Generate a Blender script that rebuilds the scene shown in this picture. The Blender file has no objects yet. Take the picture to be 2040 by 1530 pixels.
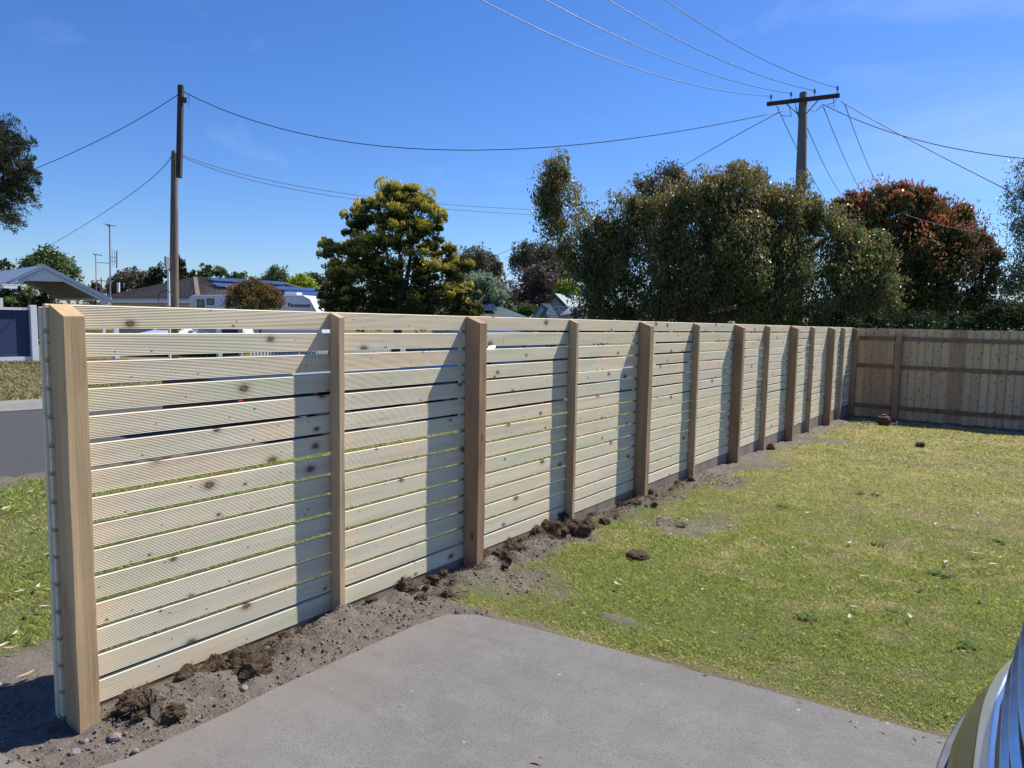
import bpy, math, random
import numpy as np
from mathutils import Vector
R = math.radians
random.seed(7); RNG = np.random.default_rng(11)
S = bpy.context.scene
COL = S.collection

# ------------------------------------------------------------------ camera
FPX, YAW, PITCH, ROLL, HCAM = 1421.13, .6225, .0932, .0182, 1.5928
FW = np.array([-math.sin(YAW)*math.cos(PITCH), math.cos(YAW)*math.cos(PITCH), -math.sin(PITCH)])
_r0 = np.array([math.cos(YAW), math.sin(YAW), 0.]); _u0 = np.cross(_r0, FW)
RT = math.cos(ROLL)*_r0 + math.sin(ROLL)*_u0
UP = -math.sin(ROLL)*_r0 + math.cos(ROLL)*_u0
CP = np.array([0, 0, HCAM])
cam = bpy.data.cameras.new('camera'); cam.sensor_width = 36; cam.lens = 36*FPX/2040
cam.clip_start = .05; cam.clip_end = 2000
co = bpy.data.objects.new('camera', cam); COL.objects.link(co)
from mathutils import Matrix
co.matrix_world = Matrix(((RT[0], UP[0], -FW[0], CP[0]), (RT[1], UP[1], -FW[1], CP[1]), (RT[2], UP[2], -FW[2], CP[2]), (0, 0, 0, 1)))
S.camera = co

# ------------------------------------------------------------------ world, sun, exposure
SUN_DIR = np.array([1., 3.05, 3.85]); SUN_DIR /= np.linalg.norm(SUN_DIR)
S_EL = math.asin(SUN_DIR[2]); S_AZ = math.atan2(SUN_DIR[0], SUN_DIR[1])
W = bpy.data.worlds.new('World'); S.world = W; W.use_nodes = True
nt = W.node_tree; nt.nodes.clear()
out = nt.nodes.new('ShaderNodeOutputWorld'); bg = nt.nodes.new('ShaderNodeBackground'); bg.inputs[1].default_value = .10
sky = nt.nodes.new('ShaderNodeTexSky'); sky.sky_type = 'NISHITA'; sky.sun_disc = False
sky.sun_elevation = S_EL; sky.sun_rotation = S_AZ
sky.altitude = 0; sky.air_density = 1.0; sky.dust_density = .25; sky.ozone_density = 3.2
tc = nt.nodes.new('ShaderNodeTexCoord'); mp = nt.nodes.new('ShaderNodeMapping')
mp.inputs['Rotation'].default_value = (R(12), R(20), R(35)); mp.inputs['Scale'].default_value = (1.1, 3.0, 5.5)
nz = nt.nodes.new('ShaderNodeTexNoise'); nz.inputs['Scale'].default_value = 1.6; nz.inputs['Detail'].default_value = 9; nz.inputs['Roughness'].default_value = .55
nz.inputs['Distortion'].default_value = .5
cr = nt.nodes.new('ShaderNodeValToRGB'); cr.color_ramp.elements[0].position = .53; cr.color_ramp.elements[1].position = .85
cr.color_ramp.elements[1].color = (.35, .35, .35, 1)
mx = nt.nodes.new('ShaderNodeMixRGB'); mx.inputs[2].default_value = (4.6, 5.6, 8.2, 1)
hs = nt.nodes.new('ShaderNodeHueSaturation'); hs.inputs['Saturation'].default_value = 1.2
L = nt.links.new
L(tc.outputs['Generated'], mp.inputs[0]); L(mp.outputs[0], nz.inputs['Vector']); L(nz.outputs[0], cr.inputs[0])
nrm_ = nt.nodes.new('ShaderNodeVectorMath'); nrm_.operation = 'NORMALIZE'; L(tc.outputs['Generated'], nrm_.inputs[0])
dt = nt.nodes.new('ShaderNodeVectorMath'); dt.operation = 'DOT_PRODUCT'; cd_ = ray_dir = Vector((.22, .86, .46)).normalized(); dt.inputs[1].default_value = cd_; L(nrm_.outputs[0], dt.inputs[0])
mrg = nt.nodes.new('ShaderNodeMapRange'); mrg.inputs[1].default_value = .80; mrg.inputs[2].default_value = .99; mrg.inputs[3].default_value = -.045; mrg.inputs[4].default_value = .17; mrg.interpolation_type = 'SMOOTHSTEP'; L(dt.outputs['Value'], mrg.inputs[0])
ad = nt.nodes.new('ShaderNodeMath'); L(nz.outputs[0], ad.inputs[0]); L(mrg.outputs[0], ad.inputs[1]); L(ad.outputs[0], cr.inputs[0])
L(sky.outputs[0], hs.inputs['Color']); L(cr.outputs[0], mx.inputs[0]); tn = nt.nodes.new('ShaderNodeMixRGB'); tn.blend_type = 'MULTIPLY'; tn.inputs[0].default_value = 1; tn.inputs[2].default_value = (.60, .725, 1.0, 1); L(hs.outputs[0], tn.inputs[1]); L(tn.outputs[0], mx.inputs[1]); L(mx.outputs[0], bg.inputs[0]); L(bg.outputs[0], out.inputs[0])
sl = bpy.data.lights.new('sun', 'SUN'); sl.energy = 5.0; sl.angle = R(.55); sl.color = (1, .95, .87)
so = bpy.data.objects.new('sun', sl); COL.objects.link(so)
so.rotation_euler = Vector(SUN_DIR).to_track_quat('Z', 'Y').to_euler()
S.view_settings.view_transform = 'Standard'; S.view_settings.look = 'None'; S.view_settings.exposure = .56; S.view_settings.gamma = 1
S.cycles.max_bounces = 6; S.cycles.transparent_max_bounces = 6

# ------------------------------------------------------------------ helpers: place
DF = 2.7733                                              # the slat fence stands in the plane x = -DF
def ray(px, py): return FW + RT*(px-1020)/FPX - UP*(py-765)/FPX
def at(px, py, Z): return CP + ray(px, py)*Z             # a surveyed point at Z metres in front of the camera
def zg(x, y): return -.021*(np.clip(y, -5, 20)-5)
def on_ground(px, py):
    r = ray(px, py); t = 1.
    for _ in range(60): t = t*.5 + .5*((float(zg(0, (CP+r*t)[1]))-CP[2])/r[2])
    return CP + r*t
def base_at(px, Z):
    p = at(px, 640, Z); return np.array([p[0], p[1], float(zg(p[0], p[1]))])

def _h(ix, iy, s):
    n = (ix.astype(np.int64)*374761393 + iy.astype(np.int64)*668265263 + s*982451653) & 0x7fffffff
    n = ((n ^ (n >> 13))*1274126177) & 0x7fffffff
    return ((n ^ (n >> 16)) & 0xffff)/65535.
def vn(x, y, sc, s=0):
    x = np.asarray(x, float)*sc; y = np.asarray(y, float)*sc
    ix = np.floor(x); iy = np.floor(y); fx = x-ix; fy = y-iy; fx = fx*fx*(3-2*fx); fy = fy*fy*(3-2*fy)
    return (_h(ix, iy, s)*(1-fx)+_h(ix+1, iy, s)*fx)*(1-fy)+(_h(ix, iy+1, s)*(1-fx)+_h(ix+1, iy+1, s)*fx)*fy
def fbm(x, y, sc, o=4, s=0):
    r = 0; a = .5; t = 0
    for i in range(o): r = r + a*vn(x, y, sc*2**i, s+i*7); t += a; a *= .5
    return r/t

# ------------------------------------------------------------------ helpers: objects
def tag(o, label=None, cat=None, group=None, kind=None):
    if label: o['label'] = label
    if cat: o['category'] = cat
    if group: o['group'] = group
    if kind: o['kind'] = kind
    return o
def thing(name, label, cat, loc=(0, 0, 0), rz=0, group=None):
    o = bpy.data.objects.new(name, None); COL.objects.link(o); o.location = [float(v) for v in loc]; o.rotation_euler = (0, 0, rz)
    o.empty_display_size = .1
    return tag(o, label, cat, group)
class MB:
    def __init__(s): s.v = []; s.f = []
    def add(s, vs, fs):
        b = len(s.v); s.v += [tuple(float(c) for c in v) for v in vs]; s.f += [tuple(b+i for i in f) for f in fs]; return s
    def box(s, c, d, rz=0, taper=1.):
        c = np.array(c, float); hx, hy, hz = d[0]/2, d[1]/2, d[2]/2; vs = []
        for z in (-1, 1):
            k = taper if z > 0 else 1
            for x, y in ((-1, -1), (1, -1), (1, 1), (-1, 1)):
                X, Y = x*hx*k, y*hy*k
                vs.append(c+np.array([X*math.cos(rz)-Y*math.sin(rz), X*math.sin(rz)+Y*math.cos(rz), z*hz]))
        return s.add(vs, [(3, 2, 1, 0), (4, 5, 6, 7), (0, 1, 5, 4), (1, 2, 6, 5), (2, 3, 7, 6), (3, 0, 4, 7)])
    def beam(s, a, b, w, h):
        a = np.array(a, float); b = np.array(b, float); d = b-a; d /= np.linalg.norm(d)
        u = np.cross(d, [0, 0, 1]); u = u/np.linalg.norm(u) if np.linalg.norm(u) > 1e-3 else np.array([1., 0, 0])
        n = np.cross(u, d); vs = []
        for p in (a, b):
            for x, y in ((-1, -1), (1, -1), (1, 1), (-1, 1)): vs.append(p+u*x*w/2+n*y*h/2)
        return s.add(vs, [(3, 2, 1, 0), (4, 5, 6, 7), (0, 1, 5, 4), (1, 2, 6, 5), (2, 3, 7, 6), (3, 0, 4, 7)])
    def tube(s, pts, rad, n=8, cap=True):
        pts = [np.array(p, float) for p in pts]; m = len(pts)
        if not hasattr(rad, '__len__'): rad = [rad]*m
        vs = []; fs = []; u = None
        for i, p in enumerate(pts):
            d = pts[min(i+1, m-1)]-pts[max(i-1, 0)]; d = d/(np.linalg.norm(d)+1e-9)
            if u is None: u = np.cross(d, [0, 0, 1.]) if abs(d[2]) < .9 else np.cross(d, [1., 0, 0])
            u = u-d*(u@d); u = u/np.linalg.norm(u); w = np.cross(d, u)
            for k in range(n):
                a = 2*math.pi*k/n; vs.append(p+(u*math.cos(a)+w*math.sin(a))*rad[i])
        for i in range(m-1):
            for k in range(n): fs.append((i*n+k, i*n+(k+1) % n, (i+1)*n+(k+1) % n, (i+1)*n+k))
        if cap: fs += [tuple(range(n))[::-1], tuple((m-1)*n+k for k in range(n))]
        return s.add(vs, fs)
    def lathe(s, prof, c=(0, 0, 0), n=16, axis=2):
        vs = []; fs = []; m = len(prof)
        for r, z in prof:
            for k in range(n):
                a = 2*math.pi*k/n; q = [r*math.cos(a), r*math.sin(a)]; q.insert(axis, z); vs.append(np.array(q)+np.array(c))
        for i in range(m-1):
            for k in range(n): fs.append((i*n+k, i*n+(k+1) % n, (i+1)*n+(k+1) % n, (i+1)*n+k))
        fs += [tuple(range(n))[::-1], tuple((m-1)*n+k for k in range(n))]
        return s.add(vs, fs)
    def prism(s, poly, vec):
        n = len(poly); vec = np.array(vec, float); a = [np.array(p, float) for p in poly]
        return s.add(a+[p+vec for p in a], [tuple(range(n))[::-1], tuple(range(n, 2*n))]+[(i, (i+1) % n, n+(i+1) % n, n+i) for i in range(n)])
    def build(s, name, mat, parent=None, local=False, smooth=False, bevel=0):
        me = bpy.data.meshes.new(name); vs = s.v
        if parent is not None and not local:
            w = parent.location.copy(); q = parent.parent
            while q is not None: w = w+q.location; q = q.parent
            vs = [(x-w.x, y-w.y, z-w.z) for x, y, z in vs]
        me.from_pydata(vs, [], s.f); me.update()
        if smooth: me.polygons.foreach_set('use_smooth', [True]*len(me.polygons))
        o = bpy.data.objects.new(name, me); COL.objects.link(o); o.parent = parent
        if mat: me.materials.append(mat)
        if bevel:
            b = o.modifiers.new('bevel', 'BEVEL'); b.width = bevel; b.segments = 2; b.limit_method = 'ANGLE'; b.harden_normals = False
        return o
def np_mesh(name, V, nper, mat, parent=None, attrs=None, faces=None, smooth=False):
    """V: (N*nper,3) with every nper verts one face, unless faces (M,4) is given."""
    V = np.asarray(V, np.float32)
    if parent is not None:
        V = V-np.array(parent.location, np.float32)
    me = bpy.data.meshes.new(name); nv = len(V)
    if faces is None: idx = np.arange(nv, dtype=np.int32); nf = nv//nper
    else: idx = np.asarray(faces, np.int32).ravel(); nper = faces.shape[1]; nf = len(faces)
    me.vertices.add(nv); me.vertices.foreach_set('co', V.ravel())
    me.loops.add(nf*nper); me.loops.foreach_set('vertex_index', idx)
    me.polygons.add(nf); me.polygons.foreach_set('loop_start', np.arange(0, nf*nper, nper, dtype=np.int32))
    if smooth: me.polygons.foreach_set('use_smooth', np.ones(nf, bool))
    me.update(calc_edges=True)
    for k, a in (attrs or {}).items():
        dom = 'POINT' if len(a) == nv and (faces is not None or nper == 1) else 'FACE'
        at_ = me.attributes.new(k, 'FLOAT', dom); at_.data.foreach_set('value', np.asarray(a, np.float32))
    o = bpy.data.objects.new(name, me); COL.objects.link(o); o.parent = parent
    me.materials.append(mat)
    return o

# ------------------------------------------------------------------ materials
class NT:
    def __init__(s, name):
        s.m = bpy.data.materials.new(name); s.m.use_nodes = True; s.t = s.m.node_tree; s.b = s.t.nodes['Principled BSDF']; s.o = s.t.nodes['Material Output']
    def n(s, typ, **kw):
        nd = s.t.nodes.new('ShaderNode'+typ)
        for k, v in kw.items():
            if k.startswith('i_'):
                key = k[2:]; key = int(key) if key.isdigit() else key.replace('_', ' ')
                if hasattr(v, 'is_output'): s.t.links.new(v, nd.inputs[key])
                else: nd.inputs[key].default_value = v
            else: setattr(nd, k, v)
        return nd
    def l(s, a, b): s.t.links.new(a, b)
    def math(s, op, a, b=0., c=0.):
        return s.n('Math', operation=op, i_0=a, i_1=b, i_2=c).outputs[0]
    def mix(s, f, a, b, mode='MIX'):
        nd = s.n('MixRGB', blend_type=mode)
        for i, v in enumerate((f, a, b)):
            if hasattr(v, 'is_output'): s.l(v, nd.inputs[i])
            else: nd.inputs[i].default_value = v if i == 0 else (*v, 1)[:4]
        return nd.outputs[0]
    def ramp(s, x, stops):
        nd = s.n('ValToRGB'); e = nd.color_ramp.elements
        while len(e) < len(stops): e.new(.5)
        for el, (p, c) in zip(e, stops): el.position = p; el.color = (*c, 1) if len(c) == 3 else c
        s.l(x, nd.inputs[0]); return nd.outputs[0]
    def noise(s, vec, scale, detail=4, rough=.5, dist=0.):
        return s.n('TexNoise', i_Vector=vec, i_Scale=scale, i_Detail=detail, i_Roughness=rough, i_Distortion=dist).outputs[0]
    def obj(s, sc=(1, 1, 1), off=None):
        tc = s.n('TexCoord').outputs['Object']; mp = s.n('Mapping', i_Scale=sc); s.l(tc, mp.inputs[0])
        if off is not None: s.l(off, mp.inputs['Location'])
        return mp.outputs[0]
    def bump(s, h, st=.3, d=.01):
        b = s.n('Bump', i_Height=h, i_Strength=st, i_Distance=d); s.l(b.outputs[0], s.b.inputs['Normal'])
    def col(s, c): s.l(c, s.b.inputs['Base Color']); return s
    def set(s, rough=.6, metal=0., spec=.5):
        s.b.inputs['Roughness'].default_value = rough; s.b.inputs['Metallic'].default_value = metal; s.b.inputs['Specular IOR Level'].default_value = spec; return s
MATS = {}
def pm(name, c, rough=.6, metal=0., spec=.4, var=.12, scale=6., bump=0., coat=0.):
    """plain material with a little noise in colour and roughness"""
    if name in MATS: return MATS[name]
    t = NT(name).set(rough, metal, spec); v = t.obj()
    n = t.noise(v, scale, 6, .6)
    c = np.array(c); t.col(t.mix(n, tuple(c*(1-var)), tuple(np.minimum(c*(1+var), 1))))
    n2 = t.noise(v, scale*3, 4)
    t.l(t.math('MULTIPLY_ADD', n2, .2, rough-.1), t.b.inputs['Roughness'])
    if bump: t.bump(n2, bump, .01)
    if coat: t.b.inputs['Coat Weight'].default_value = coat; t.b.inputs['Coat Roughness'].default_value = .04
    MATS[name] = t.m; return t.m

def wood_slat(name, reeded=True):
    t = NT(name).set(.75, 0, .2)
    oi = t.n('ObjectInfo').outputs['Random']
    off = t.n('CombineXYZ', i_X=t.math('MULTIPLY', oi, 31.), i_Y=t.math('MULTIPLY', oi, 57.), i_Z=t.math('MULTIPLY', oi, 13.)).outputs[0]
    g = t.obj((1, 1, 1), off)
    gs = t.n('Mapping', i_Vector=g, i_Scale=(8, .9, 22)).outputs[0]
    soft = t.noise(gs, 1., 5, .6, .8)
    fine = t.noise(t.n('Mapping', i_Vector=g, i_Scale=(60, 4, 160)).outputs[0], 1., 3, .6)
    blotch = t.noise(t.n('Mapping', i_Vector=g, i_Scale=(1, 2.2, 6)).outputs[0], 1., 3, .5)
    base = t.ramp(oi, [(0, (.74, .66, .47)), (.2, (.70, .635, .465)), (.4, (.79, .675, .49)), (.6, (.67, .625, .45)), (.8, (.73, .64, .45)), (1., (.80, .67, .475))])
    tintg = t.ramp(blotch, [(.32, (.90, .96, .86)), (.5, (1., 1., 1.)), (.70, (1.12, .97, .84))])
    c = t.mix(1., base, tintg, 'MULTIPLY')
    c = t.mix(t.math('MULTIPLY', t.ramp(soft, [(.42, (0, 0, 0)), (.7, (1, 1, 1))]), .5), c, (.46, .38, .25))
    c = t.mix(t.math('MULTIPLY', fine, .3), c, (.76, .70, .57))
    # knots: small dark discs with a brown halo drawn out along the grain
    sg = t.n('SeparateXYZ', i_0=g)
    kv = t.n('CombineXYZ', i_X=t.math('MULTIPLY', sg.outputs[1], 3.0), i_Y=t.math('MULTIPLY', sg.outputs[2], 4.6)).outputs[0]
    vo = t.n('TexVoronoi', voronoi_dimensions='2D', i_Vector=kv, i_Scale=1.25, i_Randomness=1.); dist = vo.outputs['Distance']
    sz = t.math('MULTIPLY_ADD', t.math('POWER', t.n('SeparateColor', i_Color=vo.outputs['Color']).outputs[0], 2.4), .22, .012)
    wob = t.math('MULTIPLY_ADD', t.noise(g, 90., 3), .05, -.025)
    rel = t.math('DIVIDE', t.math('ADD', dist, wob), sz)
    halo = t.ramp(rel, [(0, (1, 1, 1)), (.35, (.75, .75, .75)), (.6, (.28, .28, .28)), (1., (0, 0, 0))])
    ring = t.ramp(rel, [(.12, (.25, .25, .25)), (.26, (1, 1, 1)), (.40, (0, 0, 0))])
    c = t.mix(t.math('MULTIPLY', halo, .95), c, (.24, .14, .075))
    c = t.mix(t.math('MULTIPLY', ring, .8), c, (.06, .035, .022))
    kv2 = t.n('CombineXYZ', i_X=t.math('MULTIPLY_ADD', sg.outputs[1], 3.7, 5.), i_Y=t.math('MULTIPLY_ADD', sg.outputs[2], 6.1, 9.)).outputs[0]
    vo2 = t.n('TexVoronoi', voronoi_dimensions='2D', i_Vector=kv2, i_Scale=1.1, i_Randomness=1.)
    sm = t.ramp(t.math('DIVIDE', vo2.outputs['Distance'], .03), [(.4, (1, 1, 1)), (1, (0, 0, 0))])
    c = t.mix(t.math('MULTIPLY', sm, .8), c, (.10, .06, .035))
    t.col(c); t.bump(fine, .25, .002)
    return t.m
def wood_post(name, a, b, dark):
    t = NT(name).set(.85, 0, .15)
    oi = t.n('ObjectInfo').outputs['Random']
    off = t.n('CombineXYZ', i_X=t.math('MULTIPLY', oi, 31.), i_Y=t.math('MULTIPLY', oi, 57.), i_Z=t.math('MULTIPLY', oi, 13.)).outputs[0]
    g = t.obj((1, 1, 1), off)
    gr = t.noise(t.n('Mapping', i_Vector=g, i_Scale=(34, 34, 1.3)).outputs[0], 1., 6, .65, .6)
    bl = t.noise(t.n('Mapping', i_Vector=g, i_Scale=(7, 7, 1.6)).outputs[0], 1., 4, .6)
    c = t.mix(gr, a, b); c = t.mix(t.ramp(bl, [(.5, (0, 0, 0)), (.75, (1, 1, 1))]), c, dark)
    kv = t.n('Mapping', i_Vector=g, i_Scale=(9, 9, 4)).outputs[0]
    vo = t.n('TexVoronoi', i_Vector=kv, i_Scale=.8, i_Randomness=1.)
    k = t.ramp(vo.outputs['Distance'], [(.03, (1, 1, 1)), (.13, (0, 0, 0))])
    streak = t.noise(t.n('Mapping', i_Vector=g, i_Scale=(14, 14, .5)).outputs[0], 1., 3, .5); c = t.mix(t.math('MULTIPLY', t.ramp(streak, [(.5, (0, 0, 0)), (.68, (1, 1, 1))]), .5), c, tuple(x*1.15 for x in b))
    c = t.mix(t.math('MULTIPLY', k, .75), c, tuple(x*.25 for x in dark))
    saw = t.noise(t.n('Mapping', i_Vector=g, i_Scale=(3, 3, 260)).outputs[0], 1., 2)
    t.col(c); t.bump(t.math('ADD', gr, t.math('MULTIPLY', saw, .07)), .6, .004)
    return t.m
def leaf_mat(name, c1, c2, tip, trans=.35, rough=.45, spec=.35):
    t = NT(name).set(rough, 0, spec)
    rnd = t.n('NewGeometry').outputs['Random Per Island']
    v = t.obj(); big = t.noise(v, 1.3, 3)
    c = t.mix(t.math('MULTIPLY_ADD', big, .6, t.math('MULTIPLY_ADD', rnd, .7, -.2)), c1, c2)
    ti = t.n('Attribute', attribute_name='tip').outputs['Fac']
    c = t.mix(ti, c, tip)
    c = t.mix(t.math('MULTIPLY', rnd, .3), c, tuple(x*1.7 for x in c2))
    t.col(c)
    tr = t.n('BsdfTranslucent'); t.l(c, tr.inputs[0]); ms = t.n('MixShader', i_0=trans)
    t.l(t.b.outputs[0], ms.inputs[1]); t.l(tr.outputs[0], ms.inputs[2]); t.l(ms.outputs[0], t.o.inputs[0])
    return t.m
BARK = pm('bark', (.10, .075, .055), .9, var=.45, scale=9, bump=.8)
BARK_RED = pm('red_bark', (.16, .07, .045), .9, var=.5, scale=7, bump=.8)
WHITE = pm('white_paint', (.78, .79, .80), .5, var=.05)
OFFWHITE = pm('cream_board', (.52, .49, .43), .7, var=.08)
BLACKP = pm('black_plastic', (.015, .015, .017), .45, var=.3)
RUBBER = pm('tyre_rubber', (.02, .02, .02), .85, var=.3)
CHROME = pm('chrome', (.75, .77, .80), .1, metal=1., var=.02)
STEEL = pm('galvanised_steel', (.45, .46, .48), .4, metal=.8, var=.15)
GREYM = pm('grey_metal', (.22, .23, .24), .5, metal=.3)
WIRE = pm('cable_sheath', (.03, .03, .035), .6)
ALU = pm('bare_wire', (.10, .11, .13), .5, metal=.4)
GLASS = pm('dark_glass', (.02, .025, .03), .05, spec=.8, var=.1)

# ================================================================== GROUND
ROAD_NEAR, ROAD_FAR, YARD_B = -7.45, -12.75, 15.44
def in_drive(x, y, m=0.):
    """concrete: pad beside the lawn and the strip out to the street"""
    edge_y = 2.80+.10*(x+2.38)
    rc = (x > -2.36+m) & (y < edge_y-m) & (x < 7)
    st = (y < .88-.05*np.sin(x*2)-m) & (x > ROAD_NEAR) & (x < 7)
    return (rc | st) & (y > -6)
def dirt_amount(x, y):
    w = .29+.10*(fbm(x, y, 1.5, 3, 3)-.5)*2 + np.where(y < 2.86, .6, 0)*1.
    t = x+DF; j = (fbm(x, y, 5, 4, 5)-.5)
    a = np.clip((w-t+j*.35)/.16+.5, 0, 1)*(t > -.45)
    a = np.where(t < 0, np.clip((t+.40+j*.3)/.12, 0, 1), a)
    a = np.where(y > YARD_B, 0, a)
    # dry sandy patches that reach out into the lawn
    for cx, cy, rx, ry in ((-2.05, 5.25, .42, .60), (-2.35, 8.6, .30, .75), (-2.15, 11.1, .50, .45), (-2.3, 3.35, .36, .42), (-1.62, 3.25, .13, .06), (-2.4, 13.4, .45, .4), (-2.35, 7.1, .2, .4)):
        dd = np.sqrt(((x-cx)/rx)**2+((y-cy)/ry)**2)+j*1.1
        a = np.maximum(a, np.clip((1.0-dd)/.6, 0, 1)*.85)
    a = np.maximum(a, np.clip((y-14.55+j)/.25, 0, 1)*((x > -DF) & (y < YARD_B+.3)))
    # dirt beyond the fence end, beside the footpath strip
    dd = np.sqrt(((x+2.95)/.62)**2+((y-1.1)/.36)**2)+j*.9
    a = np.maximum(a, np.clip((1.1-dd)/.3, 0, 1)*(x < -2.3))
    ey = 2.80+.10*(x+2.38); w2 = .03+.07*fbm(x, y, 3.3, 3, 43)+.10*(fbm(x, y, 11, 2, 44)-.5); a = np.maximum(a, .78*np.clip((w2-(y-ey))/.05, 0, 1)*(y > ey)*(x > -2.6)*(x < 7))
    a = np.where((x < -DF-.5) & (x > ROAD_NEAR-.1) & (y > 1.5), np.maximum(a, np.clip((ROAD_NEAR+.42-x+j*.5)/.2, 0, 1)*.8), a)
    return a
def dry_amount(x, y):
    n = fbm(x, y, 1.1, 4, 21)*.45+fbm(x, y, 6.5, 3, 31)*.55
    d = np.clip((n-.46)*3.6, 0, .85)
    d = np.clip(d + np.clip((y-4.8)/6, 0, .40)*(x > -DF) - .22*np.clip((6.-y)/2.5, 0, 1), 0, 1)
    ey = 2.80+.10*(x+2.38)
    d = np.maximum(d, np.clip(1.35-(y-ey)/.13-(fbm(x, y, 9, 2, 41)-.5)*1.2, 0, 1)*(y > ey)*(x > -2.5))   # straw edge along the concrete
    d = np.where(x < -12.6, np.clip(.86+(n-.5), 0, 1), d)
    return d
def thatch(x, y):
    ey = 2.80+.10*(x+2.38); w = .05+.09*fbm(x, y, 3.3, 3, 43)+.10*(fbm(x, y, 11, 2, 44)-.5)
    return np.clip((w-(y-ey))/.04, 0, 1)*(y > ey)*(x > -2.6)*(x < 7)
def lines(*seg):
    r = []
    for a, b, n in seg: r += list(np.linspace(a, b, n, endpoint=False))
    return np.array(r+[seg[-1][1]])
gx = lines((-500, -60, 8), (-60, -14, 24), (-14, -8, 26), (-8, -3.3, 80), (-3.3, -1.7, 120), (-1.7, 1.6, 80), (1.6, 10, 30), (10, 400, 10))
gy = lines((-60, -4, 12), (-4, .4, 30), (.4, 5.4, 240), (5.4, 16, 230), (16, 40, 30), (40, 600, 12))
GX, GY = np.meshgrid(gx, gy); gxf, gyf = GX.ravel(), GY.ravel()
D = dirt_amount(gxf, gyf); DR = dry_amount(gxf, gyf)
z = zg(gxf, gyf)
z = z + D*((fbm(gxf, gyf, 3, 3, 51)-.5)*.05 + (fbm(gxf, gyf, 16, 4, 52)-.5)*.045)
z = z + (1-D)*(fbm(gxf, gyf, 2.0, 3, 53)-.5)*.035*(np.abs(gxf) < 14)
berm = np.exp(-((gxf+DF-.16)/.10)**2)*(gyf > 1.3)*(gyf < 6.5)*np.clip(fbm(gxf, gyf, 2.5, 3, 54)-.40, 0, 1)*.30
z = z + berm
md = in_drive(gxf, gyf, .02); z = np.where(md, zg(gxf, gyf)-.05, z)
ndr = in_drive(gxf, gyf, -.12) & ~md; z = np.where(ndr, np.minimum(z, zg(gxf, gyf)+.006+.012*fbm(gxf, gyf, 20, 3, 58)), z)
dl = np.minimum(np.where(gyf > .95, gxf+2.36, 9.), np.where(gxf > -2.3, 2.80+.10*(gxf+2.38)-gyf, 9.))
lip = md & (dl < .14); z = np.where(lip, np.maximum(zg(gxf, gyf)-.05, zg(gxf, gyf)+.012+(fbm(gxf, gyf, 9, 4, 57)-.42-.85*dl/.07)*.04), z); D = np.where(lip, 1., D)
rd = (gxf < ROAD_NEAR-.03) & (gxf > ROAD_FAR); z = np.where(rd, zg(gxf, gyf)-.05, z)
z = np.where(gxf <= ROAD_FAR, zg(gxf, gyf)+.06+np.clip((-gxf-13)/11, 0, 1)*.10, z)
nx, ny = len(gx), len(gy); I = np.arange(nx*ny).reshape(ny, nx)
fc = np.stack([I[:-1, :-1].ravel(), I[:-1, 1:].ravel(), I[1:, 1:].ravel(), I[1:, :-1].ravel()], 1)
t = NT('ground_soil_and_turf').set(.95, 0, .1)
p = t.n('NewGeometry').outputs['Position']
dirt = t.n('Attribute', attribute_name='dirt').outputs['Fac']; dry = t.n('Attribute', attribute_name='dry').outputs['Fac']
nA = t.noise(p, 5, 6, .65); nB = t.noise(p, 70, 5, .7); nC = t.noise(p, 260, 3, .6)
soil = t.mix(nA, (.118, .097, .078), (.20, .172, .145)); soil = t.mix(t.ramp(nB, [(.42, (0, 0, 0)), (.7, (1, 1, 1))]), soil, (.255, .225, .195))
soil = t.mix(t.ramp(nC, [(.28, (1, 1, 1)), (.42, (0, 0, 0))]), soil, (.05, .037, .03))
turf = t.mix(nB, (.10, .128, .036), (.25, .28, .08)); straw = t.mix(nB, (.18, .145, .08), (.32, .26, .145))
turf = t.mix(t.math('MULTIPLY', dry, .8), turf, straw)
turf = t.mix(t.ramp(nC, [(.36, (1, 1, 1)), (.58, (0, 0, 0))]), turf, (.035, .038, .016))
t.col(t.mix(dirt, turf, soil)); t.bump(t.math('ADD', nB, nC), .8, .012)
g = np_mesh('ground', np.stack([gxf, gyf, z], 1), 4, t.m, attrs={'dirt': D, 'dry': DR}, faces=fc, smooth=True); tag(g, kind='structure')

def sheet(name, poly, z0, mat, thick=.1, kind='structure', n=1):
    """a slab following the fall of the site: poly in x,y; subdivided along y by its own corner points"""
    mb = MB(); m = len(poly)
    top = [(x, y, float(zg(x, y))+z0) for x, y in poly]; bot = [(x, y, zz-thick) for x, y, zz in top]
    mb.add(top+bot, [tuple(range(m)), tuple(range(2*m-1, m-1, -1))]+[(i, m+i, m+(i+1) % m, (i+1) % m) for i in range(m)])
    return tag(mb.build(name, mat), kind=kind)
t = NT('driveway_concrete').set(.85, 0, .25)
p = t.n('NewGeometry').outputs['Position']
n1 = t.noise(p, 1.1, 5, .6); n2 = t.noise(p, 150, 4, .8); n3 = t.noise(p, 9, 8, .7)
c = t.mix(n1, (.130, .125, .119), (.192, .185, .175)); c = t.mix(t.ramp(n3, [(.45, (0, 0, 0)), (.8, (1, 1, 1))]), c, (.205, .198, .19))
c = t.mix(t.ramp(n2, [(.33, (1, 1, 1)), (.48, (0, 0, 0))]), c, (.06, .058, .056)); c = t.mix(t.ramp(n2, [(.62, (0, 0, 0)), (.75, (1, 1, 1))]), c, (.33, .32, .31))
vo = t.n('TexVoronoi', i_Vector=p, i_Scale=6., i_Randomness=1.); c = t.mix(t.ramp(vo.outputs['Distance'], [(.02, (1, 1, 1)), (.045, (0, 0, 0))]), c, (.42, .41, .38))
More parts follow.
